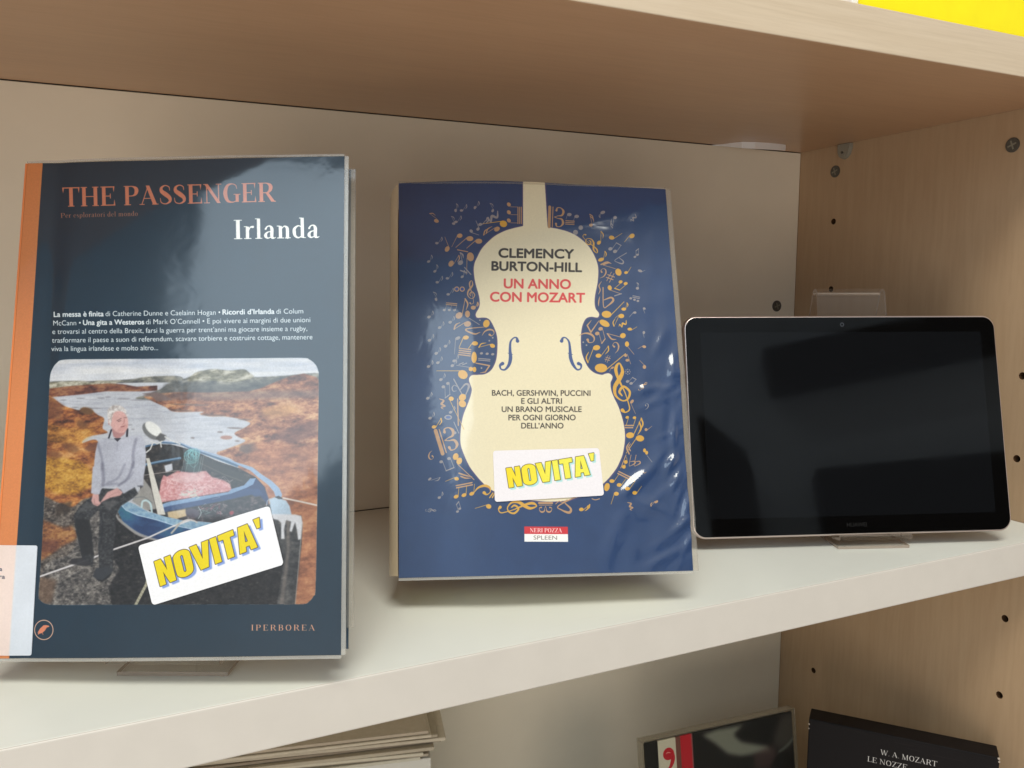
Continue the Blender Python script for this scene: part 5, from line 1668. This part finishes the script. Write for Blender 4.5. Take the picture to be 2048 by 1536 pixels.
BUMPS = []
for px_, py_, l_, w_, ang_, h_ in ((1268, 968, .011, .0034, 40, .0013), (1342, 925, .006, .0024, 50, .0011), (1344, 738, .008, .0026, 78, .0009), (1372, 1012, .009, .0020, 72, .0009), (1362, 1050, .008, .0020, 38, .0009),
                                  (1378, 1082, .006, .0018, 58, .0008), (1300, 778, .010, .0028, 8, .0006), (1347, 862, .012, .0020, 84, .0008), (1290, 1010, .02, .0040, -22, .0007), (1330, 1115, .013, .0026, 25, .0006),
                                  (1318, 690, .010, .0030, 60, .0005), (1352, 960, .007, .0018, 60, .0008), (1235, 1060, .018, .0050, 60, .0005)):
    a_, b_ = S2.ab(px_, py_)
    BUMPS.append((float(a_[0]), float(b_[0]), l_, w_, ang_, h_))
_rb = np.random.default_rng(21)
for _ in range(20):
    a_, b_ = S2.ab(_rb.uniform(1285, 1384), _rb.uniform(740, 1135))
    BUMPS.append((float(a_[0]), float(b_[0]), _rb.uniform(.005, .013), _rb.uniform(.0014, .003), _rb.uniform(20, 95), _rb.uniform(.0002, .0005)))


def wrinkle2(A, B):
    """loose jacket film: ripples that gather towards the lower right corner"""
    s, t = A / 0.175, B / 0.247
    k = np.clip((s - 0.55) / 0.4, 0, 1) * np.clip((0.75 - t) / 0.3, 0, 1)
    k2 = np.clip((s - 0.72) / 0.2, 0, 1)
    w = np.zeros_like(A)
    g = np.zeros_like(A)
    for cx, cy, l, ww, ang, hh in BUMPS:
        ca, sa = math.cos(math.radians(ang)), math.sin(math.radians(ang))
        da, db = A - cx, B - cy
        g = g + hh * np.exp(-((da * ca + db * sa) / l) ** 2 - ((-da * sa + db * ca) / ww) ** 2)
    for f, dx, dy, ph in ((34, .9, .43, .4), (57, .5, -.86, 1.9), (83, .97, -.2, .7)):
        w += np.sin((s * dx + t * dy * 1.4) * f + ph + 1.7 * np.sin(9 * s + 7 * t + ph)) / f * 22
    return (k * 0.00030 + k2 * 0.00012) * w + 1.6 * g


S2b = Surf(S2.O, 0, 0)
S2b.u, S2b.w, S2b.n = S2.u, S2.w, S2.n
S2b.h = lambda a, b: bow2(np.asarray(a), np.asarray(b)) + wrinkle2(np.asarray(a), np.asarray(b))
S2b.shell('front_cover', C2, 130, 180, -0.0006, 0.0, M_C2, b2, R2, edge=edge2)
S2.shell('page_block', inset(C2, 0.002, 0.012, 0.003, 0.002), 24, 12, -T2 + 0.0002, -0.0016, mat_pages('pages_b', (0.88, 0.82, 0.66), S2), b2, flat_back=True)
S2.shell('back_cover', inset(C2, 0.0, 0.011, 0.001, 0.0015), 4, 4, -T2 - 0.0008, -T2 - 0.0002, M_BLUE, b2, flat_back=True)
# rounded white spine, seen just past the cover's left edge
vs, fs, N_ = [], [], 10
TLc, BLc = np.array(C2[0]), np.array(C2[3])
for k in range(N_ + 1):
    t = math.pi * k / N_
    off = -0.0005 - 0.0058 * math.sin(t) ** 0.8
    dep = -T2 * (k / N_) - 0.0004
    for P_, sh in ((TLc, -0.0035 * (math.sin(t) ** 2) * 1.0), (BLc, 0.001)):
        vs.append(S2.O + (P_[0] + off) * S2.u + (P_[1] + sh) * S2.w + (dep + (bow2(np.array(0.0), np.array(P_[1])) if k == 0 else 0)) * S2.n)
for k in range(N_):
    fs.append((2 * k, 2 * k + 1, 2 * k + 3, 2 * k + 2))
M_SPINE2 = mat_plain('cream_spine', (0.85, 0.78, 0.66), 0.45, 0.5, coat=0.6)
mesh_obj('spine', vs, fs, M_SPINE2, b2, None, True)
rim(S2b, 'film_edge', C2, b2, M_FILM2, 0.002, -0.0010, 0.0003, (('r', 0.0033), ('t', 0.0012)))
rim(S2b, 'film_edge', C2, b2, M_FILM, 0.002, -0.0010, 0.0003, (('b', 0.0016),))
sticker(S2, 'sticker', K2, RK2, M_K2, b2, 0.0009, 'white sticker lettered NOVITA in pale yellow with green shadow')

# ------------------------------------------------------------------ tablet
tab = thing('tablet', 'black tablet computer with silver rim propped on a clear stand', 'tablet')
ST = Surf((-0.2902, -0.2104, 0.0099), math.radians(-19.75), math.radians(13.13))
TM = frame_matrix(ST.O, ST.u, ST.w, ST.n)
TWd, THt = 0.2434, 0.1623


def round_rect(x0, x1, y0, y1, r, n=8):
    out = []
    for cx_, cy_, a0 in ((x1 - r, y1 - r, 0), (x0 + r, y1 - r, 90), (x0 + r, y0 + r, 180), (x1 - r, y0 + r, 270)):
        for k in range(n + 1):
            a = math.radians(a0 + 90 * k / n)
            out.append((cx_ + r * math.cos(a), cy_ + r * math.sin(a)))
    return out


def slab(loops):
    """closed solid lofted through (outline, z) rings"""
    bm = bmesh.new()
    rings = [[bm.verts.new((x, y, z)) for x, y in pts] for pts, z in loops]
    n = len(rings[0])
    bm.faces.new(rings[0][::-1])
    bm.faces.new(rings[-1])
    for a, b in zip(rings, rings[1:]):
        for i in range(n):
            bm.faces.new((a[i], a[(i + 1) % n], b[(i + 1) % n], b[i]))
    bmesh.ops.recalc_face_normals(bm, faces=bm.faces)
    return bm


rr = lambda d, r: round_rect(d, TWd - d, d, THt - d, r)
bm = slab([(rr(0.0016, 0.0085), -0.0078), (rr(0.0004, 0.0095), -0.0070), (rr(0.0, 0.0098), -0.0058), (rr(0.0, 0.0098), -0.0010), (rr(0.0004, 0.0095), -0.0003), (rr(0.0009, 0.0091), 0.0)])
bmesh.ops.transform(bm, matrix=TM, verts=bm.verts)
M_ALU = mat_plain('anodised_rim', (0.80, 0.74, 0.72), 0.3, 0.5, 0.85, vary=0.02)
o = bm_obj('body', bm, M_ALU, tab, True)
o.data.set_sharp_from_angle(angle=math.radians(50))


def mat_glass_black(name, c0, rough):
    t = NT(name)
    v = t.coords()
    f = t.noise(v, 22, 4)
    t.b.inputs['Base Color'].default_value = tuple(c0) + (1,)
    t.l(t.ramp(f, [(0.35, (rough,) * 3), (0.75, (rough * 2.2,) * 3)]), t.b.inputs['Roughness'])
    t.b.inputs['IOR'].default_value = 1.5
    return t.m


bm = slab([(rr(0.0013, 0.0087), -0.0002), (rr(0.0013, 0.0087), 0.0002)])
bmesh.ops.transform(bm, matrix=TM, verts=bm.verts)
bez = bm_obj('bezel', bm, mat_glass_black('bezel_glass', (0.0022, 0.0020, 0.0020), 0.035), tab)
bm = slab([(round_rect(0.0125, TWd - 0.0125, 0.0140, THt - 0.0125, 0.0003, 2), 0.0001), (round_rect(0.0125, TWd - 0.0125, 0.0140, THt - 0.0125, 0.0003, 2), 0.00028)])
bmesh.ops.transform(bm, matrix=TM, verts=bm.verts)
bm_obj('screen', bm, mat_glass_black('screen_glass', (0.0050, 0.0053, 0.0062), 0.03), tab)
bm = cyl_bm(0.0016, 0.0002, 24)
bmesh.ops.transform(bm, matrix=TM @ Matrix.Translation((0.1215, THt - 0.0068, 0.00025)), verts=bm.verts)
lens = bm_obj('camera_lens', bm, mat_plain('lens', (0.22, 0.23, 0.25), 0.2, 0.6), tab)
bm = cyl_bm(0.0008, 0.0002, 20)
bmesh.ops.transform(bm, matrix=TM @ Matrix.Translation((0.1215, THt - 0.0068, 0.00040)), verts=bm.verts)
bm_obj('pupil', bm, mat_plain('lens_core', (0.03, 0.03, 0.04), 0.1, 0.6), lens)
# faint maker's wordmark on the lower bezel, real flat letters
E_ = text_edges('HUAWEI')
cu = bpy.data.curves.new('wordmark', 'FONT')
cu.body = 'HUAWEI'
cu.size = 0.0040
cu.resolution_u = 3
cu.offset = 0.00005
to = bpy.data.objects.new('wordmark_tmp', cu)
COL.objects.link(to)
mw = bpy.data.meshes.new_from_object(to)
bpy.data.objects.remove(to)
for v in mw.vertices:
    v.co = TM @ Vector((v.co.x + 0.1150, v.co.y + 0.0062, 0.00030))
mw.materials.append(mat_plain('wordmark_grey', (0.105, 0.10, 0.098), 0.5, 0.2))
link(bpy.data.objects.new('wordmark', mw), tab)

# ------------------------------------------------------------------ bent acrylic display stands
M_ACR = mat_clear('acrylic', (0.97, 0.965, 0.955), 0.04, 0.015, (0.75, 0.72, 0.68), 0.02)
M_ACR_EDGE = mat_clear('acrylic_edge', (0.72, 0.62, 0.54), 0.12, 0.5, (0.62, 0.52, 0.44))


def ribbon(name, prof, width, th, M, parent, mat, mat_edge):
    """sheet bent along prof (x forward, y up), given width; the sawn edges get their own material"""
    P = np.array(prof, float)
    d = np.gradient(P, axis=0)
    d /= np.linalg.norm(d, axis=1)[:, None]
    nn = np.stack([-d[:, 1], d[:, 0]], -1)
    A, B = P + nn * th / 2, P - nn * th / 2
    bm = bmesh.new()
    V = []
    for s in (0, 1):
        V.append([[bm.verts.new((s * width, q[0], q[1])) for q in L] for L in (A, B)])
    n = len(P)
    for i in range(n - 1):
        bm.faces.new((V[0][0][i], V[0][0][i + 1], V[1][0][i + 1], V[1][0][i])).material_index = 0
        bm.faces.new((V[0][1][i + 1], V[0][1][i], V[1][1][i], V[1][1][i + 1])).material_index = 0
        for s in (0, 1):
            bm.faces.new((V[s][0][i], V[s][1][i], V[s][1][i + 1], V[s][0][i + 1])).material_index = 1
    for e in (0, n - 1):
        bm.faces.new((V[0][0][e], V[1][0][e], V[1][1][e], V[0][1][e])).material_index = 1
    bmesh.ops.recalc_face_normals(bm, faces=bm.faces)
    bmesh.ops.transform(bm, matrix=M, verts=bm.verts)
    o = bm_obj(name, bm, mat, parent, True)
    o.data.materials.append(mat_edge)
    o.data.set_sharp_from_angle(angle=math.radians(40))
    return o


def stand(label, origin, yaw, width, lean, rest_h, lip_h, thick, foot, leg_back, zl):
    """origin = front bottom edge where the item stands; local y points to the back"""
    st = thing('display_stand', label, 'stand', 'clear acrylic stands under the books and tablet')
    M = Matrix.Translation(origin) @ Matrix.Rotation(yaw, 4, 'Z')
    sn, cs = math.sin(lean), math.cos(lean)
    top = (thick + rest_h * sn, rest_h * cs + 0.004)
    # lip, ledge and back rest
    pr = [(-0.0030, zl + 0.0008 + lip_h), (-0.0030, zl + 0.0012), (-0.0024, zl + 0.0003), (-0.001, zl), (thick * 0.5, zl - 0.001), (thick - 0.003, zl - 0.002), (thick, zl - 0.0015), (thick + 0.0022, zl + 0.0005),
          (thick + 0.02 * sn + .002, zl + 0.015)] + [(thick + .002 + rest_h * sn * t, zl + rest_h * cs * t) for t in np.linspace(.15, .96, 8)]
    tp = pr[-1]
    arc = [(tp[0] + 0.0008, tp[1] + 0.003), (tp[0] + 0.003, tp[1] + 0.0052), (tp[0] + 0.006, tp[1] + 0.0050), (tp[0] + 0.008, tp[1] + 0.0025)]
    ribbon('back_rest', pr + arc, width, 0.0022, M, st, M_ACR, M_ACR_EDGE)
    e = arc[-1]
    leg = [(e[0] + 0.0002, e[1] - 0.0012)] + [(e[0] + leg_back * t, e[1] * (1 - t) + 0.006 * t) for t in np.linspace(.08, 1, 8)] + [(e[0] + leg_back + 0.0005, 0.003), (e[0] + leg_back - 0.0015, 0.0013), (e[0] + leg_back - 0.006, 0.0012)]
    leg += [(y, 0.0012) for y in np.linspace(e[0] + leg_back - 0.012, -foot, 10)]
    ribbon('foot', leg, width, 0.0020, M, st, M_ACR, M_ACR_EDGE)
    return st


stand('clear acrylic stand behind the tablet, its folded top showing above', (-0.1885, -0.2470, 0.0), math.radians(-21.5), 0.0535, math.radians(13.1), 0.186, 0.002, 0.0105, 0.0013, 0.045, 0.0078)
stand('clear acrylic stand under the travel paperback, its lip showing below', (-0.6650, -0.2500, 0.0), math.radians(-25.5), 0.0545, math.radians(15.1), 0.15, 0.003, 0.0185, -0.0070, 0.05, 0.0115)

# ------------------------------------------------------------------ things on the board below
M_CLEARCASE = mat_clear('jewel_case', (0.95, 0.94, 0.91), 0.06, 0.012, (0.62, 0.60, 0.53), 0.015)


def art_simple(name, w_, h_, base, fn, res=5000):
    S = Surf((0, 0, 0), 0, 0)
    c = Canvas.__new__(Canvas)
    c.surf, c.rect, c.res, c.clip, c.k = S, (0, w_, 0, h_), res, None, 1.0
    c.W, c.H = int(w_ * res), int(h_ * res)
    c.img = np.empty((c.H, c.W, 3))
    c.img[:] = base
    c.tx = lambda pts: np.asarray(pts, float) * res / 1000.0     # millimetres from the top left corner
    c.setk = lambda x, y: None
    c.k = res / 1000.0
    fn(c)
    return c.to_image(name)


# disc case
cdx = thing('disc_case', 'clear disc case with black, white and red striped sleeve leaning at the back', 'disc case')
p0, p1 = np.array([-0.2610, -0.1100, -0.2035]), np.array([-0.0985, -0.1226, -0.2035])
Lc = np.linalg.norm(p1 - p0)
yaw = math.atan2(p1[1] - p0[1], p1[0] - p0[0])
lean = math.radians(9)
Hc = 0.150
k_ = np.array([-math.sin(yaw), math.cos(yaw), 0])
wv = np.array([0, 0, math.cos(lean)]) + k_ * math.sin(lean)
SC_ = Surf(p0 - wv * Hc, yaw, lean)
CM = frame_matrix(SC_.O, SC_.u, SC_.w, SC_.n)


def cd_art(c):
    W_, H_ = Lc * 1000, Hc * 1000
    cream, red, blk = c255(214, 208, 190), c255(196, 26, 44), c255(14, 12, 14)
    c.poly([(0, 0), (13, 0), (13, H_), (0, H_)], blk)
    c.poly([(13, 0), (31, 0), (31, H_), (13, H_)], cream)
    c.poly([(31, 0), (36, 0), (36, H_), (31, H_)], c255(120, 74, 66))
    c.poly([(36, 0), (47, 0), (47, H_), (36, H_)], red)
    c.poly([(47, 0), (48.5, 0), (48.5, H_), (47, H_)], c255(150, 80, 84))
    c.poly([(48.5, 0), (W_, 0), (W_, H_), (48.5, H_)], blk)
    # the big red comma mark
    c.ell(23.2, 13, 5.4, 5.4, 0, red)
    c.line([(26.6, 12), (27.4, 18), (25, 24), (20.5, 28)], [4.2, 4.2, 3, 1], red, 1, True)
    c.line([(21, 12.4), (22.5, 11.6), (25, 12.4)], .6, c255(232, 180, 170))
    # the sleeve's pale folded cloth
    cl = c255(146, 150, 138)
    c.poly([(58, 3), (74, 1), (104, 2), (92, 9), (100, 17), (118, 23), (128, 26), (133, 34), (124, 33), (112, 31), (98, 30), (84, 25), (72, 14)], cl, .85, 2.0)
    c.poly([(112, 31), (134, 26), (138, 36), (128, 48), (112, 44)], c255(70, 52, 52), .8, 2.5)
    c.poly([(146, 0), (W_, 0), (W_, 22), (152, 34), (136, 30), (134, 20)], c255(96, 92, 86), .6, 4)
    c.line([(140, 34), (150, 30), (W_, 20)], 2.0, c255(140, 150, 142), .7, True, 1.2)


IMGCD = art_simple('disc_sleeve_print', Lc - 0.006, Hc - 0.006, c255(14, 12, 14), cd_art)
M_CD = mat_image('disc_sleeve', IMGCD, 0.6, 0.0, 0.08, spec=0.2)
wI, hI = Lc - 0.006, Hc - 0.006
SC2 = Surf(SC_.O + SC_.u * 0.003 + SC_.w * 0.003, yaw, lean)
SC2.shell('sleeve', [(0, hI), (wI, hI), (wI, 0), (0, 0)], 2, 2, -0.003, -0.0012, M_CD, cdx, (0, wI, 0, hI))
for z0, z1, nm in ((0.0, 0.0012, 'front_lid'), (-0.0100, -0.0086, 'back_lid')):
    bm = box_bm(0, Lc, 0, Hc, z0, z1, 0.0004, 1, CM)
    bm_obj(nm, bm, M_CLEARCASE, cdx)
bm_obj('tray', box_bm(0.006, Lc - 0.006, 0.005, Hc - 0.004, -0.0080, -0.0045, 0.0005, 1, CM), mat_plain('tray_black', (0.10, 0.09, 0.09), 0.4), cdx)
bm = bmesh.new()
for x0, x1, y0, y1 in ((0, Lc, Hc - 0.0012, Hc), (0, 0.0012, 0, Hc - 0.0013), (Lc - 0.0012, Lc, 0, Hc - 0.0013)):
    g = bmesh.ops.create_cube(bm, size=1)
    bmesh.ops.transform(bm, matrix=CM @ Matrix.Translation(((x0 + x1) / 2, (y0 + y1) / 2, -0.0043)) @ Matrix.Diagonal((x1 - x0, y1 - y0, 0.0082, 1)), verts=g['verts'])
bm_obj('case_rim', bm, mat_clear('case_edge', (0.85, 0.82, 0.76), 0.12, 0.3, (0.42, 0.38, 0.31)), cdx)

# black box set
bxs = thing('box_set', 'worn black opera box set standing in the lower right corner', 'box set')
q0, q1 = np.array([-0.1232, -0.1640, -0.190]), np.array([-0.0290, -0.2760, -0.190])
Lb = np.linalg.norm(q1 - q0)
yawb = math.atan2(q1[1] - q0[1], q1[0] - q0[0])
Hb = 0.163
SB = Surf(q0 - np.array([0, 0, Hb]), yawb, math.radians(2.0))
BM_ = frame_matrix(SB.O, SB.u, SB.w, SB.n)


def box_art(c):
    W_, H_ = Lb * 1000, Hb * 1000
    ink = c255(214, 208, 204)
    serif(c, 'W. A. MOZART', (58.5, 18.5), (102, 18.5), 4.6, ink, 0.45)
    serif(c, 'LE NOZZE', (48.5, 27.0), (80, 27.0), 4.6, ink, 0.45)
    r = np.random.default_rng(9)
    for _ in range(60):
        x = r.uniform(20, W_)
        c.line([(x, .3), (x + r.uniform(.4, 3), .3)], .5, c255(170, 166, 160), r.uniform(.15, .7))
    for _ in range(16):
        y = r.uniform(0, 60)
        c.line([(.3, y), (.3, y + r.uniform(.3, 2))], .6, c255(190, 186, 178), r.uniform(.2, .8))
    for _ in range(14):
        x, y = r.uniform(0, W_), r.uniform(2, 60)
        c.line([(x, y), (x + r.uniform(4, 26), y + r.uniform(-.6, .6))], .3, c255(60, 52, 50), .4)


IMGB = art_simple('box_set_print', Lb, Hb, c255(20, 16, 17), box_art, 6500)
M_BOXF = mat_image('box_front', IMGB, 0.5, 0.0, 0.15, spec=0.12)
M_BOXB = mat_plain('box_black', (0.085, 0.070, 0.072), 0.55, 0.15, vary=0.25, vscale=90, bump=0.15)
bm = box_bm(0, Lb, 0, Hb, -0.022, 0.0, 0.0009, 2, BM_)
bm_obj('case', bm, M_BOXB, bxs)
SB.shell('front_panel', [(0.0010, Hb - 0.0010), (Lb - 0.0010, Hb - 0.0010), (Lb - 0.0010, 0.001), (0.0010, 0.001)], 2, 2, 0.00005, 0.0004, M_BOXF, bxs, (0, Lb, 0, Hb))
M_WORN = mat_plain('worn_card', (0.72, 0.66, 0.60), 0.8)
bm = bmesh.new()
r_ = np.random.default_rng(12)
for x, y, z, s in ((Lb - 0.0006, Hb - 0.0008, 0.0, 1.5), (Lb - 0.0004, Hb - 0.0035, -0.0002, 1.1), (0.0004, Hb - 0.005, 0.0, 1.0), (0.0003, Hb - 0.009, 0.0, .8)):
    bm = bmesh.new()
    g = bmesh.ops.create_icosphere(bm, subdivisions=1, radius=0.0009 * s)
    for v in g['verts']:
        v.co *= r_.uniform(.7, 1.2)
    bmesh.ops.transform(bm, matrix=BM_ @ Matrix.Translation((x, y, z)), verts=g['verts'])
    bm_obj('worn_corner', bm, M_WORN, bxs)


# stack of booklets on a pale box
M_BOXPALE = mat_plain('pale_card', (0.80, 0.78, 0.74), 0.6, 0.3, vary=0.03, vscale=30)
zs = -0.1610
hol = thing('box', 'pale grey cardboard box under the stack of booklets, below the shelf', 'box')
Mh = Matrix.Translation((-0.455, -0.125, 0)) @ Matrix.Rotation(math.radians(-13), 4, 'Z')
bm_obj('carton', box_bm(-0.29, -0.006, 0.004, 0.055, ZB, zs - 0.0002, 0.001, 2, Mh), M_BOXPALE, hol)
bm_obj('lid', box_bm(-0.292, -0.004, 0.002, 0.0565, zs - 0.03, zs - 0.0001, 0.0008, 2, Mh), M_BOXPALE, hol)
ZS = [0.0]
tones = [(0.76, 0.73, 0.66), (0.66, 0.61, 0.54), (0.78, 0.74, 0.66), (0.70, 0.65, 0.57), (0.62, 0.56, 0.49), (0.76, 0.71, 0.63), (0.66, 0.61, 0.53), (0.77, 0.72, 0.64), (0.72, 0.66, 0.58)]
names_ = ['lowest booklet', 'second booklet from the bottom', 'third booklet from the bottom', 'fourth booklet from the bottom', 'middle booklet, darkest edge', 'sixth booklet from the bottom, reaching furthest right', 'seventh booklet from the bottom', 'next to topmost booklet', 'topmost booklet']
z = zs
rs = np.random.default_rng(5)
ends = [-0.012, -0.006, -0.010, -0.002, 0.004, 0.007, 0.001, -0.004, -0.006]
for k in range(9):
    t_ = 0.0020 + 0.0008 * rs.random()
    Mk = Matrix.Translation((-0.455, -0.125, 0)) @ Matrix.Rotation(math.radians(-13 + rs.uniform(-2.2, 0.8)), 4, 'Z')
    bm = box_bm(-0.27, ends[k], rs.uniform(-.004, .004), 0.050, z + 0.0001, z + t_, 0.0005, 2, Mk)
    o = bm_obj('booklet', bm, mat_plain('booklet_%d' % k, tones[k], 0.7, 0.2, vary=0.05, vscale=220), None)
    o['label'] = names_[k] + ' of the stack under the white shelf'
    o['category'] = 'booklet'
    o['group'] = 'booklets stacked below the white shelf'
    z += t_ + 0.0002

# clear case corner between the booklets and the disc case
cc = thing('plastic_case', 'clear plastic case just visible at the bottom edge left of the disc case', 'case')
Mc = Matrix.Translation((-0.385, -0.125, ZB)) @ Matrix.Rotation(math.radians(-12), 4, 'Z')
bm_obj('shell', box_bm(0, 0.075, 0, 0.010, 0, 0.128, 0.001, 2, Mc), M_CLEARCASE, cc)
bm_obj('insert', box_bm(0.003, 0.072, 0.003, 0.0065, 0.003, 0.122, 0.0003, 1, Mc), mat_plain('insert_card', (0.66, 0.62, 0.55), 0.7), cc)

# unseen dark shapes added across the room, placed so their reflections darken the tablet's screen
M_DARKSHAPE = mat_plain('dark_shape', (0.06, 0.05, 0.05), 0.6, 0.2, vary=0.2, vscale=6)
structure(bm_obj('unseen_dark_block', box_bm(0.045, 1.5, -2.62, -2.45, -1.2, 0.53, 0.01, 2), M_DARKSHAPE))
Mr = Matrix.Translation((0.30, -2.52, 0.93)) @ Matrix.Rotation(math.radians(-5), 4, 'Y')
structure(bm_obj('crossbar', box_bm(-0.36, 1.2, -0.08, 0.08, -0.075, 0.075, 0.01, 2, Mr), M_DARKSHAPE))
bm = bmesh.new()
P = [(-0.315, -1.2), (-0.315, 0.74), (-0.30, 0.74), (-0.17, 0.60), (-0.155, 0.52), (-0.14, -1.2)]
for y in (-2.6, -2.4):
    pass
A_ = [bm.verts.new((x, -2.60, z)) for x, z in P]
B_ = [bm.verts.new((x, -2.40, z)) for x, z in P]
bm.faces.new(A_)
bm.faces.new(B_[::-1])
for i in range(len(P)):
    bm.faces.new((A_[i], B_[i], B_[(i + 1) % len(P)], A_[(i + 1) % len(P)]))
bmesh.ops.recalc_face_normals(bm, faces=bm.faces)
structure(bm_obj('unseen_dark_upright', bm, M_DARKSHAPE))
